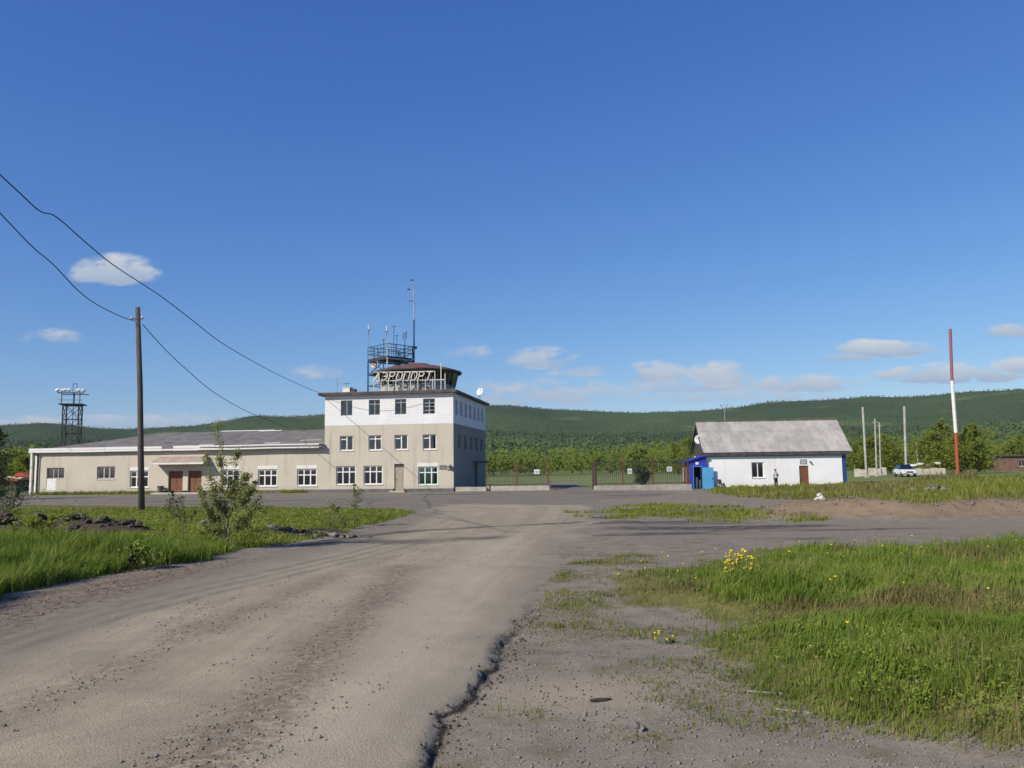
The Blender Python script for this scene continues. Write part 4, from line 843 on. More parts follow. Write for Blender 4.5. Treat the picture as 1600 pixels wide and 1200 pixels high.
sk = thing('drain_pipe', 'rusty bent pipe lying at the foot of the gate post', 'pipe', (3.5, 79.1, 0)); MB().tube([(0, .2, .9), (.02, .1, .35), (.2, 0, .18), (1.6, -.1, .2)], .05, 8).build('tube', 'rust_red', sk, True); MB().box(.5, .62, -.12, .05, -.1, .15).build('rest', 'brown_plank', sk)

# ------------------------------------------------------------------ floodlight tower behind the wing
FX, FY = at(111, 700, 116)[:2]
ft = thing('floodlight_tower', 'rusty lattice floodlight tower rising behind the left wing of the terminal', 'floodlight tower', (FX, FY, 0), .25)
HW, ZP = 1.0, 11.7
for sx in (-1, 1):
    for sy in (-1, 1): bar('leg', ft, (sx*HW, sy*HW, -.2), (sx*HW, sy*HW, ZP), .075, 'rust_tower' if 'rust_tower' in MATS else 'metal_dark', True)
for i in range(6):
    z0, z1 = i*ZP/6, (i+1)*ZP/6
    for (a, c) in (((-1, -1), (1, -1)), ((1, -1), (1, 1)), ((1, 1), (-1, 1)), ((-1, 1), (-1, -1))):
        A3, C3 = Vector((a[0]*HW, a[1]*HW, 0)), Vector((c[0]*HW, c[1]*HW, 0)); up_ = Vector((0, 0, 1)); mt = 'rust_red' if i < 3 else 'metal_dark'
        bar('girt', ft, A3+up_*z1*.995, C3+up_*z1*.995, .045, mt, True); bar('brace', ft, A3+up_*z0, C3+up_*z1, .035, mt, True); bar('brace', ft, C3+up_*z0, A3+up_*z1, .035, mt, True)
MB().box(-1.5, 1.5, -1.4, 1.4, ZP, ZP+.14).build('platform', 'metal_dark', ft)
bar('ladder', ft, (.35, -1.2, 0), (.35, -1.2, 13.4), .04, 'metal_dark', True)
for x in (-1.15, .45, 1.15): bar('post', ft, (x, -1.2, ZP+.14), (x, -1.2, 13.3), .045, 'metal_dark', True)
for y in (-1.3, 1.3): bar('light_rail', ft, (-1.7, y, 13.3), (1.7, y, 13.3), .06, 'metal_dark', True)
for z in (12.3,): bar('guard_rail', ft, (-1.65, -1.5, z), (1.65, -1.5, z), .025, 'metal_dark', True)
for i, x in enumerate((-1.55, -1.15, -.7, -.25, 1.0, 1.55)):
    lm = MB().lathe([(.05, 0), (.2, .1), (.3, .38), (.28, .4), (0, .36)], 12).build('floodlight', 'white_paint', ft, True, (x, -1.35, 13.45)); lm.rotation_euler = (math.radians(30), math.radians((-25, 25, -15, 10, 0, 25)[i]), 0)
for x in (.25, .75): MB().box(x-.03, x+.03, -1.35, -1.29, 13.3, 14.6).build('lamp_frame', 'metal_dark', ft)
MB().box(.25, .75, -1.34, -1.3, 14.52, 14.6).build('lamp_frame', 'metal_dark', ft)

# ------------------------------------------------------------------ poles and wires
PB = Vector(gp(222, 797)); PT = Vector(at(215, 480, PB.y))
pz = gz(PB.x, PB.y)
up_ = thing('utility_pole', 'dark wooden utility pole standing in the grass before the terminal', 'utility pole', (PB.x, PB.y, pz))
lean = PT-PB
MB().tube([(0, 0, -.4), lean*.3, lean*.6+Vector((.04, 0, 0)), lean], [.175, .165, .15, .13], 12).build('shaft', 'pole_wood', up_, True)
bk_ = MB().tube([(-.35, -.1, 0), (.35, -.1, 0)], .03, 6).build('crossarm', 'metal_dark', up_, loc=lean*.94)
for x in (-.3, .3): MB().lathe([(0, -.02), (.045, 0), (.06, .07), (.03, .13), (0, .14)], 8, (x, -.1, .02)).build('insulator', 'rock_pale', bk_, True)
def wire(name, label, pts_px, A, B, ext=None, smooth=True):
    """hangs in the vertical plane through the plan points A and B"""
    n = Vector((B[1]-A[1], -(B[0]-A[0]), 0)); out = []
    for (px, py) in pts_px:
        d = Vector(ray(px, py)); t = n.dot(Vector((A[0], A[1], 0))-Vector((0, 0, EYE)))/n.dot(d); out.append(Vector((0, 0, EYE))+d*t)
    if ext: out.insert(0, out[0]+(out[0]-out[1]).normalized()*ext)
    fin = []                       # Catmull-Rom through the points
    for i in range(len(out)-1):
        p0, p1, p2, p3 = out[max(i-1, 0)], out[i], out[i+1], out[min(i+2, len(out)-1)]
        for k_ in range(6):
            t = k_/6; fin.append(.5*((2*p1)+(p2-p0)*t+(2*p0-5*p1+4*p2-p3)*t*t+(3*p1-p0-3*p2+p3)*t**3))
    fin.append(out[-1]); m = MB().tube(fin, .022 if name == 'cable' else .009, 6).build(name, 'cable_black', None, True); tag(m, label, 'cable'); return fin
RC = TL(-W1-.5, -.45, HT+.15); A1 = at(0, 272, 27)
wire('cable', 'upper black cable sagging from top left down to the block roof', [(0, 273), (60, 328), (88, 339), (140, 384), (180, 416), (250, 462), (300, 500), (350, 538), (420, 578), (470, 602), (502, 615)], A1[:2], RC[:2], 14)
A2 = at(0, 333, 31); PW = PB+lean*.94+Vector((-.3, -.1, .1))
wire('cable', 'lower black cable running from the left edge to the wooden pole', [(0, 333), (50, 385), (84, 414), (120, 452), (150, 475), (190, 495), (212, 502)], A2[:2], PW[:2], 14)
PE = TL(-18.2, 7.9, 6.6); PW2 = PB+lean*.94+Vector((.3, -.1, .1))
wire('cable', 'black cable running from the wooden pole down to the wing roof', [(223, 507), (260, 548), (300, 585), (330, 610), (365, 632), (398, 648), (430, 661), (452, 669)], PW2[:2], PE[:2])
wire('wall_cable', 'thin dark cable drooping across the white upper storey', [(510, 622), (545, 634), (580, 641), (610, 641), (640, 636), (660, 630)], TL(-W1, -.06)[:2], TL(0, -.06)[:2])
br = thing('cable_bracket', 'small bracket holding the cable on the wing roof ridge', 'bracket', PE-Vector((0, 0, .3)), -TH); bar('stub', br, (0, 0, -.1), (0, 0, .35), .04, 'metal_dark')
def far_pole(px, ytop, ybot, dist, r, mat, label, px_top=None, cap=True, name='lamp_post'):
    b_ = Vector(at(px, ybot, dist)); t_ = Vector(at(px_top if px_top else px, ytop, dist)); z = gz(b_.x, b_.y)
    o = thing(name, label, 'pole', (b_.x, b_.y, z), 0, 'grey posts behind the white house'); bar('shaft', o, (0, 0, -.3), (t_.x-b_.x, 0, t_.z-z), r, mat)
    if cap: bar('arm', o, (t_.x-b_.x-.4, 0, t_.z-z-.5), (t_.x-b_.x+.4, 0, t_.z-z-.5), .05, 'concrete_pole', True)
    bar('footing', o, (0, 0, -.3), (0, 0, .25), r*1.6, 'concrete', True)
far_pole(1354, 636, 745, 112, .15, 'concrete_pole', 'thick pale concrete pole nearest the right gable of the house', 1348, False)
far_pole(1370, 654, 745, 116, .115, 'concrete_pole', 'second pale concrete pole right of the white house', 1367, True)
far_pole(1376, 660, 745, 120, .10, 'concrete_pole', 'third and thinner pale concrete pole right of the white house', 1374, True)
far_pole(1416, 635, 742, 118, .17, 'concrete_pole', 'thick pale concrete pole rising directly behind the parked car', 1413, False)
far_pole(1436, 690, 740, 150, .12, 'concrete_pole', 'short pale pole behind the rubble, right of the parked car', 1431, True)
rp_b = Vector(at(1497, 744, 95)); rp_t = Vector(at(1484.5, 514, 95)); zb = gz(rp_b.x, rp_b.y)
rp = thing('marker_pole', 'tall red and white striped pole standing in the grass at right', 'pole', (rp_b.x, rp_b.y, zb))
pp = [Vector(at(x, y, 95))-rp.location for (x, y) in ((1497, 744), (1493.5, 676), (1487.5, 595), (1484.5, 514))]; pp[0].z = -.3
for i, mt in enumerate(('orange_red', 'white_paint', 'red_faded')): bar('section', rp, pp[i], pp[i+1], (.185, .195, .175)[i], mt)
MB().lathe([(.5, -.3), (.5, .1), (.3, .2)], 12, (0, 0, 0)).build('footing', 'concrete', rp)

# ------------------------------------------------------------------ vegetation
def tree(name, label, base, h, rad, z0, nlimb, nleaf, leaf, mat, bark='bark', group=None, seed=1, stems=1, cat='tree', droop=.2, top=1.0, lean=(0, 0)):
    rr = np.random.default_rng(seed); t = thing(name, label, cat, tuple(base), 0, group); m = MB(); pts = []
    for s in range(stems):
        a = rr.uniform(0, 6.28); off = np.array([math.cos(a), math.sin(a), 0])*rad*.45*(stems > 1); hh = h*(1 if s == 0 else rr.uniform(.65, .95))
        tp = [np.array([0, 0, -.15])]
        for i in range(1, 6): tp.append(np.array([lean[0]*i/5, lean[1]*i/5, 0])+off*(i/5)**.8+np.array([rr.normal(0, .035)*h*.3, rr.normal(0, .035)*h*.3, hh*i/5]))
        r0 = h*.018/(stems**.4); m.tube(tp, [r0*(1-.85*i/5) for i in range(6)], 6); tp = np.array(tp)
        for q in range(nlimb//stems):
            u = z0+(1-z0)*rr.random()**.9; k_ = u*5; i = min(int(k_), 4); p0 = tp[i]+(tp[i+1]-tp[i])*(k_-i)
            prof = math.sin(math.pi*min(1, (u-z0)/(1-z0)*.78+.2))**.8*top; L = rad*prof*rr.uniform(.6, 1.25); a = rr.uniform(0, 6.28)
            d = np.array([math.cos(a), math.sin(a), rr.uniform(.25, .9)-droop]); p1 = p0+d*L*.5; p2 = p1+np.array([math.cos(a)*.9, math.sin(a)*.9, rr.uniform(-.1, .5)])*L*.5
            m.tube([p0, p1, p2], [r0*.35, r0*.22, r0*.08], 4, False)
            n = max(2, int(nleaf/nlimb)); w_ = rr.random((n, 1))**.7
            pts.append(p0+(p2-p0)*w_+rr.normal(0, 1, (n, 3))*np.array([.17, .17, .14])*L*1.1)
        n = int(nleaf*.06); w_ = rr.random((n, 1)); pts.append(tp[4]+(tp[5]-tp[4])*w_+rr.normal(0, .06*rad, (n, 3)))
    m.build('trunk', bark, t, True); P = np.concatenate(pts); P = P[P[:, 2] > .03]
    cl = np.clip(vn(P[:, 0]*3/rad, P[:, 1]*3/rad+P[:, 2]*2/rad, seed)+rr.normal(0, .18, len(P)), 0, 1)
    V, F4, R = leaf_quads(P, leaf*rr.uniform(.6, 1.3, len(P)), cl, .3); link('crown', np_mesh('crown', V, F4, mat, {'rnd': R}), t); return t
def G3(px, py): q = gp(px, py); return (q[0], q[1], gz(q[0], q[1]))
def D3(px, dist): q = at(px, 740, dist); return (q[0], q[1], gz(q[0], q[1]))

mat_leaf('leaf_withered', (.028, .024, .02), (.06, .05, .036), None, .1)
# sapling by the road: four leaders with spiky tops
sp_b = G3(355, 858); Ys = sp_b[1]; sap = thing('sapling', 'young leafy sapling with thin upright leaders beside the dirt road', 'tree', sp_b)
LEAD = [[(355, 860), (357, 830), (352, 790), (346, 750), (344, 705), (338, 661)], [(356, 820), (362, 780), (366, 745), (370, 706)], [(355, 835), (340, 790), (330, 755), (322, 712)], [(356, 830), (375, 790), (388, 768), (396, 762)],
        [(355, 840), (335, 815), (318, 790), (312, 760)], [(357, 810), (378, 770), (384, 742)], [(356, 845), (380, 815), (398, 790)], [(355, 846), (330, 830), (316, 818)]]
m = MB(); pts = []; rr = np.random.default_rng(11)
for i, L in enumerate(LEAD):
    P = [np.array(at(x, y, Ys+(0 if i == 0 else rr.uniform(-.5, .5)*min(1, k_*.5))))-np.array(sp_b) for k_, (x, y) in enumerate(L)]
    if i == 0: P[0][2] = -.2
    m.tube(P, [(.032 if i == 0 else .016)*(1-.8*k_/(len(P)-1)) for k_ in range(len(P))], 6)
    P = np.array(P)
    for q in range(36 if i == 0 else 30):
        u = (.25+.75*rr.random())*(len(P)-1); k_ = min(int(u), len(P)-2); p0 = P[k_]+(P[k_+1]-P[k_])*(u-k_); f_ = 1-u/(len(P)-1)
        L_ = (.07+.34*f_)*rr.uniform(.6, 1.3); a = rr.uniform(0, 6.28); p1 = p0+np.array([math.cos(a)*.75, math.sin(a)*.75, .5])*L_
        m.tube([p0, p1], [.006, .003], 4, False); n = int(27+34*f_); pts.append(p0+(p1-p0)*rr.random((n, 1))+rr.normal(0, .055, (n, 3)))
m.build('trunk', 'bark_pale', sap, True); P = np.concatenate(pts); P = P[P[:, 2] > .35]
V, F4, R = leaf_quads(P, .028*rr.uniform(.6, 1.4, len(P)), np.clip(rr.normal(.45, .28, len(P)), 0, 1), .3); link('crown', np_mesh('crown', V, F4, 'leaf_sapling', {'rnd': R}), sap)
SH = 'shrubs and saplings on the left verge'
tree('sapling', 'small thin sapling standing before the terminal, right of larger sapling', G3(553, 822), 1.55, .42, .25, 16, 420, .035, 'leaf_sapling', group=SH, seed=21)
tree('shrub', 'low twiggy shrub with pale leaves left of the small sapling', G3(515, 828), 1.0, .6, .05, 18, 420, .035, 'leaf_sapling', group=SH, seed=22, stems=3, cat='shrub', lean=(.3, 0))
tree('shrub', 'leaning bare twigs over the grass tip by the road junction', G3(545, 826), 1.0, .5, .3, 9, 60, .03, 'leaf_sapling', group=SH, seed=23, stems=3, cat='shrub', lean=(-.6, 0))
tree('shrub', 'dark low shrub arching over the lawn left of the sapling', G3(290, 850), 1.3, .5, .35, 14, 260, .042, 'leaf_dark', group=SH, seed=24, stems=2, cat='shrub', lean=(-.5, .3))
tree('shrub', 'grey leaved bushy shrub touching the right side of sapling', G3(388, 843), 1.55, .55, .1, 22, 700, .035, 'leaf_dark', group=SH, seed=25, stems=3, cat='shrub')
tree('shrub', 'dark bush at the left edge over the soil heap', G3(8, 815), 1.3, 1.0, .05, 20, 900, .05, 'leaf_dark', group=SH, seed=26, stems=3, cat='shrub')
tree('shrub', 'leafy green weed bush beside the dark stump at road edge', G3(222, 890), .55, .42, .05, 14, 500, .04, 'grass_lush', group=SH, seed=27, stems=4, cat='shrub')
tree('shrub', 'yellowish weed clump growing on the soil heap', G3(75, 858), .65, .9, .02, 20, 900, .045, 'leaf_bright', group=SH, seed=28, stems=5, cat='shrub')
tree('shrub', 'sprawling twigs at the left edge crossing the forecourt', D3(15, 44), 2.0, 1.5, .1, 24, 500, .05, 'leaf_dark', group=SH, seed=29, stems=4, cat='shrub')
tree('pine_tree', 'dark sparse conifer at the left edge of the picture', D3(-8, 70), 6.0, 1.7, .1, 60, 3000, .10, 'leaf_dark', seed=31, droop=.6)
LT = 'trees left of the terminal'
for (px, ds_, h, rd, lb, sd_) in ((20, 118, 5.2, 3.2, 'leafy tree behind the red roof at far left', 41), (44, 112, 4.6, 2.6, 'green bush tree touching the left end of the terminal', 42), (-25, 125, 6.5, 3.4, 'broad green tree cut by the left edge', 43)):
    tree('broadleaf_tree', lb, D3(px, ds_), h, rd, .05, 46, 3400, .17, 'leaf_bright', group=LT, seed=sd_, stems=3)
RT = 'trees behind the white house'
for (px, ds_, h, rd, lb, mt, sd_) in ((1345, 140, 6.0, 3.6, 'bush directly right of the white house gable', 'leaf_bright', 51), (1392, 150, 6.6, 4.4, 'wide bush between the concrete poles', 'leaf_bright', 52), (1462, 128, 8.2, 3.0, 'tall green tree left of the red striped pole', 'leaf_bright', 53),
                                 (1532, 124, 7.4, 3.0, 'dense green tree right of the red striped pole', 'leaf_bright', 54), (1508, 126, 6.8, 1.0, 'slim dark tree touching the red striped pole on its right', 'leaf_dark', 55), (1590, 170, 7.0, 4.0, 'tree behind the brown shed at the right edge', 'forest_near', 56), (1490, 150, 6.0, 3.4, 'low bush behind the base of the red striped pole', 'leaf_bright', 57)):
    tree('broadleaf_tree', lb, D3(px, ds_), h, rd, .06, 60, 4200, .17, mt, group=RT, seed=sd_, stems=3)
FT = 'trees along the airfield fence'
for (px, ds_, h, rd, lb, sd_) in ((1003, 96, 2.3, 1.0, 'dark green willow bush behind the right fence', 61), (1085, 190, 9.0, 3.6, 'bright tree behind the blue porch', 62), (1060, 210, 8.0, 3.6, 'bright tree just left of the blue porch roof', 63)):
    tree('broadleaf_tree', lb, D3(px, ds_), h, rd, .06, 40, 2600, .17 if sd_ > 61 else .10, 'leaf_bright' if sd_ > 61 else 'leaf_dark', group=FT, seed=sd_, stems=3)

# ------------------------------------------------------------------ grass blades
def blades(name, label, XY, h, w_, mat, bend=.45, cat='grass'):
    n = len(XY); x, y = XY[:, 0], XY[:, 1]; z = height(x, y)-.01; a = 12.6*fbm(x*1.3, y*1.3, 2, 81)+rng.normal(0, 1.1, n); h = h*np.clip(.35+1.3*vn(x*2.6, y*2.6, 83), .4, 1.5); lx, ly = np.cos(a), np.sin(a)
    sa = rng.uniform(0, 6.28, n); sx, sy = np.cos(sa)*w_, np.sin(sa)*w_; bd = h*bend*rng.uniform(.2, 1.3, n)
    bx, by = bd*lx+.12*h, bd*ly+.05*h
    P = np.zeros((n, 5, 3)); P[:, 0] = np.stack([x-sx, y-sy, z], 1); P[:, 1] = np.stack([x+sx, y+sy, z], 1)
    mz = z+h*.58; P[:, 2] = np.stack([x+bx*.3+sx*.75, y+by*.3+sy*.75, mz], 1); P[:, 3] = np.stack([x+bx*.3-sx*.75, y+by*.3-sy*.75, mz], 1); P[:, 4] = np.stack([x+bx, y+by, z+h*np.clip(1-bd/h*.3, .5, 1)], 1)
    i = np.arange(n)*5; T3 = np.stack([np.stack([i, i+1, i+2], 1), np.stack([i, i+2, i+3], 1), np.stack([i+3, i+2, i+4], 1)], 1).reshape(-1, 3)
    tone = np.clip(fbm(x*.5, y*.5, 3, 77)*.8+vn(x*3.1, y*3.1, 78)*.6-.3+rng.normal(0, .2, n), 0, 1)
    o = link(name, np_mesh(name, P.reshape(-1, 3), T3, mat, {'rnd': np.repeat(tone, 5)}, n_side=3)); tag(o, label, cat, kind='stuff')
def scatter(n, x0, x1, y0, y1, key, gamma=2.0, pad=0.0, dens=None):
    """points inside a zone, thicker towards the camera"""
    u = rng.random(n); y = (y0**(1-gamma)+u*(y1**(1-gamma)-y0**(1-gamma)))**(1/(1-gamma)) if gamma != 1 else y0*(y1/y0)**u
    x = rng.uniform(x0, x1, n)*(y/y1); zz = zones(x, y); k_ = zz[key] > pad
    k_ &= ~((zz['road'] > 0) | (zz['fore'] > .1)) if key != 'gs' else k_
    k_ &= (zz['pile'] > .75+.3*rng.random(n)) & (zz['bank'] > .5) & (zz['mound'] > 1.3)
    if dens: k_ &= rng.random(n) < dens(x, y, zz)
    return np.stack([x, y], 1)[k_], {q: v[k_] for q, v in zz.items()}
# right foreground meadow
XY, zz = scatter(430000, -2, 27, 5.2, 26, 'gr', 1.75, -.1, lambda x, y, z: np.clip(.10+z['gr']*.42, .06, 1)*np.clip(.3+1.5*fbm(x*.6, y*.6, 3, 91)-.2, .25, 1))
d = XY[:, 1]; hgt = (.055+.175*sst(0, 2.8, zz['gr']))*(.45+1.1*fbm(XY[:, 0]*.7, XY[:, 1]*.7, 3, 92))*rng.uniform(.55, 1.35, len(d))
dry = fbm(XY[:, 0]*.45+5, XY[:, 1]*.45, 3, 93)+rng.normal(0, .07, len(d)); isdry = (dry > .575) | (rng.random(len(d)) < .42*sst(1.6, .2, zz['gr']))
blades('meadow_grass', 'lush green grass of the meadow at right foreground', XY[~isdry], hgt[~isdry], (.0028+.00032*d[~isdry]), 'grass_lush')
blades('dry_grass', 'brownish thin grass along the edge of the right meadow', XY[isdry], hgt[isdry]*.8, (.0024+.00030*d[isdry]), 'grass_dry')
# left verge and lawn
XY, zz = scatter(270000, -46, -.5, 12, 50, 'gl', 1.6, -.1)
d = XY[:, 1]; front = sst(25, 18, d+.28*(XY[:, 0]+10)); hgt = (.09+.30*np.clip(front, 0, 1))*(.5+1.0*fbm(XY[:, 0]*.7, XY[:, 1]*.7, 3, 95))*rng.uniform(.6, 1.35, len(d))
lush = (front > .15) | (rng.random(len(d)) < .25)
blades('verge_grass', 'tall grass of the left verge along the dirt road', XY[lush], hgt[lush], (.0032+.00034*d[lush]), 'grass_lush')
blades('lawn_grass', 'short lighter lawn between the left verge and the terminal forecourt', XY[~lush], hgt[~lush], (.004+.0004*d[~lush]), 'grass_blade')
def broad_weeds(name, label, XY, per, size, mat):
    n = len(XY); k_ = np.repeat(np.arange(n), per); rr_ = rng.random((n*per, 1))**.6*.11*np.repeat(rng.uniform(.5, 1.5, n), per)[:, None]; an = rng.uniform(0, 6.28, n*per)
    P = np.stack([XY[k_, 0]+rr_[:, 0]*np.cos(an), XY[k_, 1]+rr_[:, 0]*np.sin(an), height(XY[k_, 0], XY[k_, 1])+.05+.22*rng.random(n*per)*np.repeat(rng.uniform(.3, 1.1, n), per)], 1)
    V, F4, R_ = leaf_quads(P, size*rng.uniform(.5, 1.3, n*per), np.clip(np.repeat(rng.random(n), per)*.7+.3*rng.random(n*per), 0, 1), .9, .8)
    tag(link(name, np_mesh(name, V, F4, mat, {'rnd': R_})), label, 'weeds', kind='stuff')
XYw, zw = scatter(2600, -2, 27, 5.2, 26, 'gr', 1.5, .4, lambda x, y, z: fbm(x*.5, y*.5, 2, 88) > .42); broad_weeds('meadow_weeds', 'broad leaved weeds among the grass of the right meadow', XYw, 12, .018, 'grass_lush')
XYw, zw = scatter(3600, -46, -.5, 12, 40, 'gl', 1.5, .0, lambda x, y, z: fbm(x*.5, y*.5, 2, 89) > .45); broad_weeds('verge_weeds', 'broad leaved weeds among the grass of the left verge', XYw, 18, .034, 'grass_lush')
XYw, zw = scatter(10000, -2, 27, 5.2, 26, 'gr', 1.4, -.2, lambda x, y, z: fbm(x*.4, y*.4, 2, 86) > .5)
blades('dead_stalks', 'thin straw coloured stalks standing in the right meadow', XYw, .22+.26*rng.random(len(XYw)), .0016+.0002*XYw[:, 1], 'grass_dry', .3)
XYw, zw = scatter(16000, 18, 62, 84, 112, 'gb', 1.2, -1.0, lambda x, y, z: fbm(x*.15, y*.15, 2, 87) > .42)
blades('tall_weeds', 'tall brownish weeds around the parked car and concrete panels', XYw, .5+.5*rng.random(len(XYw)), np.full(len(XYw), .035), 'grass_dry', .3, 'weeds')
# back right rough
XY, zz = scatter(90000, 0, 95, 33, 110, 'gb', 1.5, -.3); d = XY[:, 1]
hb_ = (.10+.30*rng.random(len(d)))*(.4+1.1*fbm(XY[:, 0]*.3, XY[:, 1]*.3, 3, 96)); rd_ = fbm(XY[:, 0]*.12, XY[:, 1]*.12, 3, 94)+rng.normal(0, .08, len(d)) > .56
blades('rough_grass', 'rough grass between the dirt mound and the white house', XY[~rd_], hb_[~rd_], .004+.0004*d[~rd_], 'grass_blade')
blades('brown_grass', 'brownish dry grass among the rough before the white house', XY[rd_], hb_[rd_], .004+.0004*d[rd_], 'grass_dry')
XY, zz = scatter(40000, 3, 24, 30, 56, 'gs', 1.2, -1.6, lambda x, y, z: 1.3*sst(.40, .68, fbm(x*.55, y*.55, 3, 84)))
blades('sparse_grass', 'sparse patch of grass on the gravel before the fence', XY, .05+.12*rng.random(len(XY)), .004+.0004*XY[:, 1], 'grass_blade')
# weeds on the gravel shoulder and along the buildings
n = 130000; y = rng.uniform(6.5, 20, n); x = rng.uniform(-1.5, 9, n); zz = zones(x, y); c_ = fbm(x*1.1, y*1.1, 3, 97)+.25*fbm(x*6, y*6, 2, 98)
k_ = (zz['road'] < -.15) & (zz['gr'] < .2) & (zz['cross'] < -.3) & (rng.random(n) < .9*sst(.62, .95, c_+.12*sst(3, .2, -zz['gr']))); XY = np.stack([x, y], 1)[k_]
hw_ = rng.random(len(XY)) < .55
blades('gravel_weeds', 'low yellowish weeds scattered over the gravel shoulder', XY[hw_], .015+.05*rng.random(hw_.sum()), .0028+.0003*XY[hw_, 1], 'grass_dry', .9, 'weeds')
blades('gravel_grass', 'thin green grass tufts scattered over the gravel shoulder', XY[~hw_], .02+.07*rng.random((~hw_).sum()), .0028+.0003*XY[~hw_, 1], 'grass_blade', .8, 'grass')
q = []
for (u0, u1, n) in ((-43.5, -30.5, 2600), (-17, -14.5, 500), (-24, -18, 300)):
    for _ in range(n): v = TL(rng.uniform(u0, u1), -.15-abs(rng.normal(0, .45))); q.append((v.x, v.y))
for _ in range(2600): v = HL(rng.uniform(.6, 15.5), -.1-abs(rng.normal(0, .8))); q.append((v.x, v.y))
q = np.array(q); blades('wall_weeds', 'weeds growing along the foot of the building walls', q, .12+.3*rng.random(len(q)), np.full(len(q), .03), 'grass_blade', .45, 'weeds')

# flowers
def dandelion(px, py, h, label, heads=1, spread=.0, seed=0, group=None, name='dandelion', size=.018):
    b_ = G3(px, py); o = thing(name, label, 'flower', b_, 0, group); r_ = random.Random(seed)
    lf = MB()
    for i in range(5 if heads == 1 else 14):
        a = r_.uniform(0, 6.28); l_ = r_.uniform(.06, .13); x0, y0 = r_.uniform(-spread, spread), r_.uniform(-spread, spread)*.6; c, s = math.cos(a), math.sin(a)
        lf.quad((x0, y0, .0), (x0+c*l_*.5-s*.012, y0+s*l_*.5+c*.012, .05), (x0+c*l_, y0+s*l_, .05), (x0+c*l_*.5+s*.012, y0+s*l_*.5-c*.012, .05))
    lf.build('leaves', 'leaf_green', o)
    for i in range(heads):
        x0, y0 = r_.uniform(-spread, spread), r_.uniform(-spread, spread)*.6; hh = h*r_.uniform(.3, 1.1) if heads > 1 else h; tx, ty = x0*1.15+r_.uniform(-.02, .02), y0*1.15
        bar('stem', o, (x0, y0, 0), (tx, ty, hh), .004, 'stem_green'); s_ = size*r_.uniform(.8, 1.25)
        f_ = MB(); f_.lathe([(0, -.012), (s_*.5, -.008), (s_, .006), (s_*.6, .012), (0, .01)], 9).build('flower_head', 'yellow_petal', o, False, (tx, ty, hh)).rotation_euler = (r_.uniform(-.3, .6), r_.uniform(-.5, .3), 0)
simple('stem_green', (.12, .16, .05), (.15, .18, .07), 4, .7, bs=0); simple('leaf_green', (.055, .10, .02), (.08, .13, .03), 6, .7, bs=0)
dandelion(1157, 924, .46, 'dense clump of tall yellow flowers in the right meadow', 84, .19, 5, name='yellow_flower_clump', size=.02)
dandelion(1040, 996, .13, 'small group of orange yellow flowers on the bare gravel edge', 6, .12, 6, name='yellow_flower_clump', size=.018)
rr = random.Random(9)
DP = [(968, 915), (1003, 900), (1010, 907), (1035, 893), (1060, 912), (1043, 896), (1068, 915), (1090, 930), (1097, 876), (1120, 872), (1233, 884), (1300, 878), (1340, 872), (1295, 895), (1380, 885), (1440, 880), (1546, 880), (1590, 866), (1585, 862), (1310, 945), (1298, 944), (1548, 968), (1415, 948), (1330, 1030), (1480, 870), (1250, 870), (1370, 868), (1425, 850), (1546, 858)]
for i, (px, py) in enumerate(DP): dandelion(px, py+6, rr.uniform(.2, .34), 'small yellow dandelion head dotted singly in the right meadow grass', 1, 0, 100+i, 'yellow dandelions in the meadow')

# ------------------------------------------------------------------ stones, heaps, litter
def rock(px, py, r, mat, label, name='stone', group=None, seed=1, n=1, cat='stone', size=(.04, .15)):
    b_ = G3(px, py); rr = random.Random(seed); mats = mat if isinstance(mat, tuple) else (mat,)
    if n == 1: o = MB().blob((0, 0, r[2]*.35), r, seed, .22, 2).build(name, mats[0]); o.location = b_; o.rotation_euler = (0, 0, rr.uniform(0, 6)); return tag(o, label, cat, group)
    t = thing(name, label, cat, b_, 0, group)
    for i in range(n):
        s_ = size[0]+(size[1]-size[0])*rr.random()**2; x, y = max(-1, min(1, rr.gauss(0, .5)))*r[0], max(-1, min(1, rr.gauss(0, .5)))*r[1]
        z = gz(b_[0]+x, b_[1]+y)-b_[2]+max(0, 1-math.hypot(x/r[0], y/r[1]))*r[2]*rr.random()
        MB().blob((x, y, z), (s_*rr.uniform(.7, 1.3), s_*rr.uniform(.7, 1.3), s_*.6), seed*50+i, .36, 1).build('stone', mats[i % len(mats)], t)
    return t
rock(988, 1128, (.12, .08, .06), 'rock_grey', 'jagged stone half sunk in the foreground gravel', n=5, name='stone_cluster', size=(.03, .07))
o = MB().blob((0, 0, .01), (.13, .03, .02), 4, .2, 2).build('stick', 'soil_dark'); o.location = G3(938, 1080); o.rotation_euler = (0, .1, .5); tag(o, 'dark splinter of wood lying by the dusty pothole', 'stick')
rock(1280, 782, (.3, .25, .5), 'rock_pale', 'heap of white lumps in the grass before the white house', n=16, name='white_rubble', seed=3, cat='rubble', size=(.1, .2))
rock(1457, 772, (1.3, .6, .7), 'rock_grey', 'low grey rubble heap in the rough grass at right', n=26, name='rubble_heap', seed=4, cat='rubble', size=(.12, .4))
o = rock(1405, 803, (.42, .25, .22), 'tile_rust' if 'tile_rust' in MATS else 'rust_red', 'rust red lump lying on the dirt mound', name='brick_lump', seed=5, cat='rubble')
rock(205, 845, (.5, .35, .3), 'soil_dark', 'dark clods at the right end of the soil heap', n=20, name='soil_clods', seed=6, cat='soil')
rock(50, 842, (2.6, .6, .22), ('soil_dark', 'soil_brown', 'soil_dark'), 'dark clods piled on the soil heap at left', n=80, name='soil_heap', seed=7, cat='soil', size=(.05, .2))
rock(140, 846, (1.6, .5, .15), ('soil_brown', 'soil_dark'), 'grey brown lumps on the right half of the soil heap', n=80, name='soil_heap', seed=8, cat='soil')
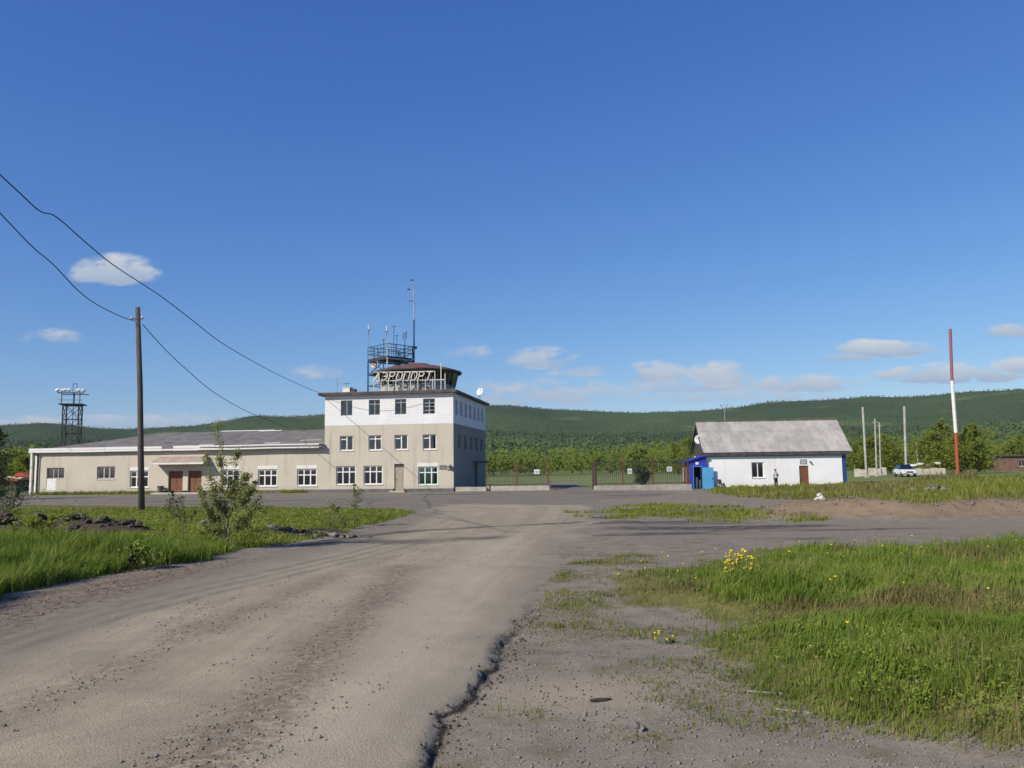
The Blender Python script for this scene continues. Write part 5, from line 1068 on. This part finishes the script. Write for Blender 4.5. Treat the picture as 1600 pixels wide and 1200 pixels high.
rock(495, 839, (1.7, .35, .1), ('soil_brown', 'rock_grey'), 'bank of grey rubble beside the road right of the sapling', n=60, name='rubble_bank', seed=9, cat='rubble')
rock(322, 833, (.28, .2, .18), 'rock_grey', 'tan boulder in the grass left of the sapling', seed=10, name='boulder', cat='boulder')
tree('withered_weed', 'dark withered weed spike at the edge of the left verge', G3(203, 893), .52, .13, .2, 16, 420, .03, 'leaf_withered', bark='soil_dark', seed=77, cat='weed')
for i, (px, py, l_) in enumerate(((1195, 1072, .16), (1250, 1098, .2))):
    o = MB().box(-l_, l_, -.012, .012, 0, .012).build('twig', 'bark_pale'); o.location = G3(px, py); o.rotation_euler = (0, 0, -.35-.1*i); tag(o, ('pale twig at the edge of the meadow, farther one', 'pale twig at the edge of the meadow, nearer one')[i], 'twig', 'pale twigs by the meadow')
# loose pebbles: real geometry, far too many to count
IV = np.array([(1, 0, 0), (0, 1, 0), (-1, 0, 0), (0, -1, 0), (.1, .1, 1), (0, 0, -1)], float); IF = np.array([(0, 1, 4), (1, 2, 4), (2, 3, 4), (3, 0, 4), (1, 0, 5), (2, 1, 5), (3, 2, 5), (0, 3, 5)])
def pebbles(name, label, XY, r_, mat):
    n = len(XY); z = height(XY[:, 0], XY[:, 1]); sc = r_[:, None, None]*rng.uniform(.6, 1.3, (n, 1, 3))*np.array([1, 1, .7]); V = IV[None]*sc*rng.uniform(.75, 1.25, (n, 6, 1))+np.stack([XY[:, 0], XY[:, 1], z+r_*.3], 1)[:, None]
    Fp = (IF[None]+6*np.arange(n)[:, None, None]).reshape(-1, 3); tag(link(name, np_mesh(name, V.reshape(-1, 3), Fp, mat, n_side=3)), label, 'gravel', kind='stuff')
n = 70000; y = 5.3*(34/5.3)**rng.random(n); x = rng.uniform(-1.05, 1.0, n)*y*.75; zz = zones(x, y); band = fbm(zz['road']*1.1+3, y*.06, 2, 71)+.5*fbm(x*.8, y*.8, 2, 72)
k_ = (zz['road'] > .1) & ((band > .74+.30*rng.random(n)) | (gritness(x, y) > .08+rng.random(n)*.8)); pebbles('road_grit', 'loose pale grit on the dirt road', np.stack([x, y], 1)[k_], (.004+.016*rng.random(k_.sum())**5), 'rock_grey')
k_ = (zz['road'] < -.05) & (zz['gr'] < 0) & (zz['gl'] < 0) & (zz['cross'] < .2) & (rng.random(n) < .75); pebbles('shoulder_gravel', 'loose gravel on the right shoulder', np.stack([x, y], 1)[k_], (.004+.015*rng.random(k_.sum())**5), 'rock_grey')
xm = rng.uniform(8, 30, 9000); ym = rng.uniform(28, 36, 9000); zz2 = zones(xm, ym); k2 = (zz2['mound'] < 1.5); pebbles('mound_stones', 'small stones on the dirt mound', np.stack([xm, ym], 1)[k2], .012+.05*rng.random(k2.sum())**5, 'rock_grey')
# broken asphalt lumps along the road edge
ey = np.repeat(np.linspace(5.2, 12.5, 300), 3); ex = np.interp(ey, [q[1] for q in ROAD[10:19]][::-1], [q[0] for q in ROAD[10:19]][::-1])+rng.normal(.06, .14, len(ey)); zz = zones(ex, ey); k_ = (zz['road'] < .05) & (zz['road'] > -.3)
pebbles('broken_edge', 'crumbled asphalt bits along the broken road edge', np.stack([ex, ey], 1)[k_], (.006+.02*rng.random(k_.sum())**4), 'soil_brown')
# leaf litter verge left of the road
n = 5000; x = rng.uniform(-13, -5.5, n); y = rng.uniform(11, 20, n); zz = zones(x, y); k_ = (zz['road'] < .6) & (zz['road'] > -1.2) & (zz['gl'] < .1); XY = np.stack([x, y], 1)[k_]
V, F4, R = leaf_quads(np.stack([XY[:, 0], XY[:, 1], height(XY[:, 0], XY[:, 1])+.012], 1), .022*rng.uniform(.5, 1.6, len(XY)), rng.random(len(XY)), 2.0)
mat_leaf('litter', (.10, .062, .04), (.23, .16, .11), None, .1); tag(link('leaf_litter', np_mesh('leaf_litter', V, F4, 'litter', {'rnd': R})), 'brown leaf litter on the bare left shoulder of the road', 'leaf litter', kind='stuff')

# ------------------------------------------------------------------ far things
bn = thing('waste_bin', 'dark grey tapered waste bin left of the terminal entrance doors', 'bin', TL(-29.55, -.5, .0), -TH)
MB().lathe([(0, 0), (.2, 0), (.3, .72), (.33, .74), (.33, .8), (.27, .8), (.22, .1)], 14).build('body', 'plastic_bin', bn); MB().lathe([(.33, .735), (.35, .75), (.35, .79), (.33, .805)], 14).build('rim', 'plastic_bin', bn)
# red roofed stall at the far left
kx, ky, kz = D3(12, 104); ks = thing('kiosk', 'low stall with red roof and cream front awning at far left', 'stall', (kx, ky, 0), -.1)
MB().box(-4.5, 1.2, 0, 2.4, 0, 1.5).build('wall', 'brown_plank', ks); MB().prism([(-4.8, -.5, 1.5), (-4.8, 2.6, 1.5), (-4.8, 1.2, 1.95)], (6.6, 0, 0)).build('awning', 'cream_sheet', ks); MB().box(-4.8, 1.8, -.56, -.5, 1.32, 1.55).build('awning_edge', 'tile_red', ks)
MB().prism([(.2, .4, 1.9), (.2, 2.4, 1.9), (.9, 1.4, 2.3)], (0, 0, .05)).build('roof_vent', 'tile_red', ks)
MB().prism([(.2, .6, 1.93), (2.6, .6, 1.8), (2.1, .6, 2.1), (1.1, .6, 2.4)], (0, 1.6, 0)).build('roof', 'tile_red', ks)
for x in (-3.8, -1.4, .9): bar('post', ks, (x, -.45, 0), (x, -.45, 1.4), .06, 'brown_plank', True)
# parked car seen from the front quarter
cx, cy, cz = D3(1414, 108); cz += .0
car = thing('parked_car', 'white car with dark windows parked in the grass right of the house', 'car', (cx, cy, cz), math.radians(-99))
prof = [(-2.05, .35), (-2.1, .72), (-1.95, .98), (-1.2, 1.02), (1.1, .98), (2.0, .84), (2.12, .6), (2.05, .35)]
body = MB(); 
for s_, w_ in ((1, .84),): body.prism([(x, -w_, z) for x, z in prof], (0, 2*w_, 0))
bo_ = body.build('body', 'car_white', car); bo_.modifiers.new('bevel', 'BEVEL').width = .09; bo_.modifiers['bevel'].segments = 3
cabm = MB(); lo_ = [(-1.85, .99), (1.0, .99)]; hi_ = [(-1.45, 1.52), (.15, 1.54)]
cabm.v += [(-1.9, -.78, .98), (1.0, -.78, .98), (1.0, .78, .98), (-1.9, .78, .98), (-1.45, -.62, 1.52), (.2, -.62, 1.54), (.2, .62, 1.54), (-1.45, .62, 1.52)]; cabm.f += [(0, 1, 5, 4), (1, 2, 6, 5), (2, 3, 7, 6), (3, 0, 4, 7)]
simple('car_glass', (.012, .016, .03), (.012, .018, .035), 2, .08, spec=.6, bs=0); cabm.build('windows', 'car_glass', car); MB().prism([(-1.5, -.64, 1.525), (.24, -.64, 1.545), (.24, .64, 1.545), (-1.5, .64, 1.525)], (0, 0, .045)).build('roof', 'car_glass', car)
for x in (-1.3, 1.3):
    for s_ in (-1, 1):
        wv = MB().lathe([(.19, -.1), (.31, -.1), (.33, -.05), (.33, .05), (.31, .1), (.19, .1)], 18).build('wheel', 'rubber', car, True, (x, s_*.78, .31)); wv.rotation_euler = (math.pi/2, 0, 0); MB().lathe([(0, .06), (.18, .09), (.19, .0)], 12).build('rim', 'metal_grey', wv, True)
for s_ in (-1, 1): MB().box(2.0, 2.09, s_*.62-.16, s_*.62+.16, .62, .78).build('headlight', 'rock_pale', car)
MB().box(2.06, 2.13, -.4, .4, .55, .74).build('grille', 'metal_dark', car); MB().box(2.02, 2.18, -.82, .82, .36, .52).build('bumper', 'metal_grey', car); MB().box(2.18, 2.19, -.26, .26, .4, .5).build('number_plate', 'white_paint', car)
for s_ in (-1, 1): MB().box(.75, .9, s_*.9-.08, s_*.9+.08, 1.0, 1.14).build('mirror', 'car_glass', car)
# rubble wall, low concrete wall and the shed behind
wx, wy, wz = D3(1446, 118)
lw_ = thing('low_wall', 'pale ruined low wall topped with white junk behind the parked car', 'wall', (wx, wy, wz), -.25)
for i in range(5): MB().box(-2.4+i*1.0, -1.44+i*1.0, -.2, .2, -.2, .95-.06*(i % 3)).build('block', 'concrete', lw_)
rr = random.Random(8)
for i in range(9): jx = rr.uniform(-2.6, 1.6); MB().blob((jx, rr.uniform(-.2, .2), 1.15+rr.uniform(0, .7)), (.45, .3, .2), i, .3, 1).build('junk_piece', ('rock_pale', 'brick_brown', 'white_board')[i % 3], lw_)
for i, (px, ds_) in enumerate(((1340, 118), (1350, 120), (1362, 122), (1372, 124), (1380, 124))):
    q = D3(px, ds_); o = MB().box(-.45, .45, -.08, .08, -.2, 1.1-.15*(i % 2)).build('concrete_panel', 'concrete'); o.location = q; o.rotation_euler = (0, 0, -.3)
    tag(o, ('first', 'second', 'third', 'fourth', 'fifth')[i]+' low concrete panel counted rightward from the white house', 'concrete panel', 'concrete panels right of the house')
sx_, sy_, sz_ = D3(1588, 150)
sh_ = thing('shed', 'low brown brick shed with dark flat roof at the right edge', 'shed', (sx_, sy_, sz_), -.1)
sw_ = [(.6, .9, 1.6, 1.9), (2.4, .5, 3.6, 2.0)]; wall_holes(MB(), -2.6, 6, -.3, 2.7, sw_).build('front_wall', 'brick_brown', sh_); MB().quad((-2.6, 4, -.3), (-2.6, 0, -.3), (-2.6, 0, 2.7), (-2.6, 4, 2.7)).quad((-2.6, 3.5, -.3), (6, 3.5, -.3), (6, 3.5, 2.7), (-2.6, 3.5, 2.7)).build('side_wall', 'brick_brown', sh_)
MB().box(-2.9, 6.3, -.4, 4.3, 2.7, 2.95).build('roof', 'fascia_dark', sh_); window(sh_, (.6, 0, .9), 1.0, 1.0, (.5,), (), 'window_old', .07, None); panel_door(sh_, (2.4, 0, .5), 1.2, 1.5, 'brown_plank')

# ------------------------------------------------------------------ the man in front of the house
q = at(1213, 764, 76); pz = gz(q[0], q[1])
pers = thing('person', 'person in a pale grey shirt and dark trousers standing before the white house', 'person', (q[0], q[1], pz), math.radians(25))
J = {'pel': (0, 0, .93, .15), 'wst': (0, .0, 1.08, .135), 'chs': (0, 0, 1.28, .165), 'sho': (0, 0, 1.42, .12), 'nck': (0, 0, 1.5, .06), 'hd0': (0, .01, 1.58, .085), 'hd1': (0, .015, 1.68, .095), 'hd2': (0, .005, 1.755, .065)}
E_ = [('pel', 'wst'), ('wst', 'chs'), ('chs', 'sho'), ('sho', 'nck'), ('nck', 'hd0'), ('hd0', 'hd1'), ('hd1', 'hd2')]
for s_, nm_ in ((-1, 'l'), (1, 'r')):
    J.update({'hip'+nm_: (s_*.09, 0, .86, .10), 'kn'+nm_: (s_*.11, -.02*s_, .48, .068), 'an'+nm_: (s_*.12, .02, .09, .048), 'to'+nm_: (s_*.14, -.14, .04, .042), 'sh'+nm_: (s_*.19, .01, 1.41, .065)})
    E_ += [('pel', 'hip'+nm_), ('hip'+nm_, 'kn'+nm_), ('kn'+nm_, 'an'+nm_), ('an'+nm_, 'to'+nm_), ('sho', 'sh'+nm_), ('sh'+nm_, 'el'+nm_), ('el'+nm_, 'wr'+nm_), ('wr'+nm_, 'pm'+nm_)]
J.update({'ell': (-.27, .03, 1.13, .048), 'wrl': (-.28, -.05, .89, .032), 'pml': (-.28, -.07, .80, .034), 'elr': (.31, .02, 1.15, .05), 'wrr': (.16, -.2, 1.22, .034), 'pmr': (.08, -.24, 1.26, .034)})
for nm_, (px_, py_, pz_), (ux, uy, uz) in (('l', J['pml'][:3], (0, -.15, -1)), ('r', J['pmr'][:3], (-.75, -.3, .45))):
    for i, ln in enumerate((.07, .085, .09, .08)):
        o_x = (i-1.5)*.02; a = (px_+o_x*.3, py_+o_x, pz_); J['f%s%da' % (nm_, i)] = (a[0]+ux*ln*.6, a[1]+uy*ln*.6, a[2]+uz*ln*.6, .009); J['f%s%db' % (nm_, i)] = (a[0]+ux*ln, a[1]+uy*ln-.02, a[2]+uz*ln, .007)
        E_ += [('pm'+nm_, 'f%s%da' % (nm_, i)), ('f%s%da' % (nm_, i), 'f%s%db' % (nm_, i))]
    J['t'+nm_] = (px_+.02, py_-.05, pz_-.02, .009); E_.append(('wr'+nm_, 't'+nm_))
names = list(J); me = bpy.data.meshes.new('body'); me.from_pydata([J[k_][:3] for k_ in names], [(names.index(a), names.index(c)) for a, c in E_], []); bo_ = link('body', me, pers)
sm = bo_.modifiers.new('skin', 'SKIN'); 
if not me.skin_vertices: bpy.context.view_layer.objects.active = bo_; bo_.select_set(True)
sl = me.skin_vertices[0].data if me.skin_vertices else None
if sl:
    for i, k_ in enumerate(names): sl[i].radius = (J[k_][3], J[k_][3]); sl[i].use_root = (k_ == 'pel')
bo_.modifiers.new('sub', 'SUBSURF').levels = 1; bo_.modifiers['sub'].render_levels = 1
dg = bpy.context.evaluated_depsgraph_get(); ev = bo_.evaluated_get(dg); me2 = bpy.data.meshes.new_from_object(ev); bo_.modifiers.clear(); bo_.data = me2
for k_ in ('shirt_grey', 'cloth_dark', 'skin', 'rubber'): me2.materials.append(MATS[k_])
for f_ in me2.polygons:
    c = f_.center; r_ = math.hypot(c.x, c.y)
    f_.material_index = 3 if c.z < .1 else 2 if c.z > 1.49 or (c.x < -.2 and c.z < 1.05) or (c.y < -.13 and c.z > 1.1 and abs(c.x) < .24) else 1 if c.z < .98 else 0
    f_.use_smooth = True
MB().blob((0, .03, 1.735), (.10, .11, .085), 2, .06, 2).build('hair', 'cloth_dark', pers, True)
MB().lathe([(.165, 0), (.175, .02), (.165, .05)], 14, (0, 0, .95)).build('belt', 'rubber', pers)
for s_ in (-1, 1): MB().blob((s_*.03, -.085, 1.66), (.012, .008, .008), 1, 0, 1).build('eye', 'cloth_dark', pers); MB().blob((s_*.098, .02, 1.645), (.014, .028, .035), 1, 0, 1).build('ear', 'skin', pers)
MB().blob((0, -.10, 1.635), (.013, .02, .025), 1, 0, 1).build('nose', 'skin', pers); MB().blob((0, -.088, 1.595), (.025, .008, .006), 1, 0, 1).build('mouth', 'rust_red', pers)
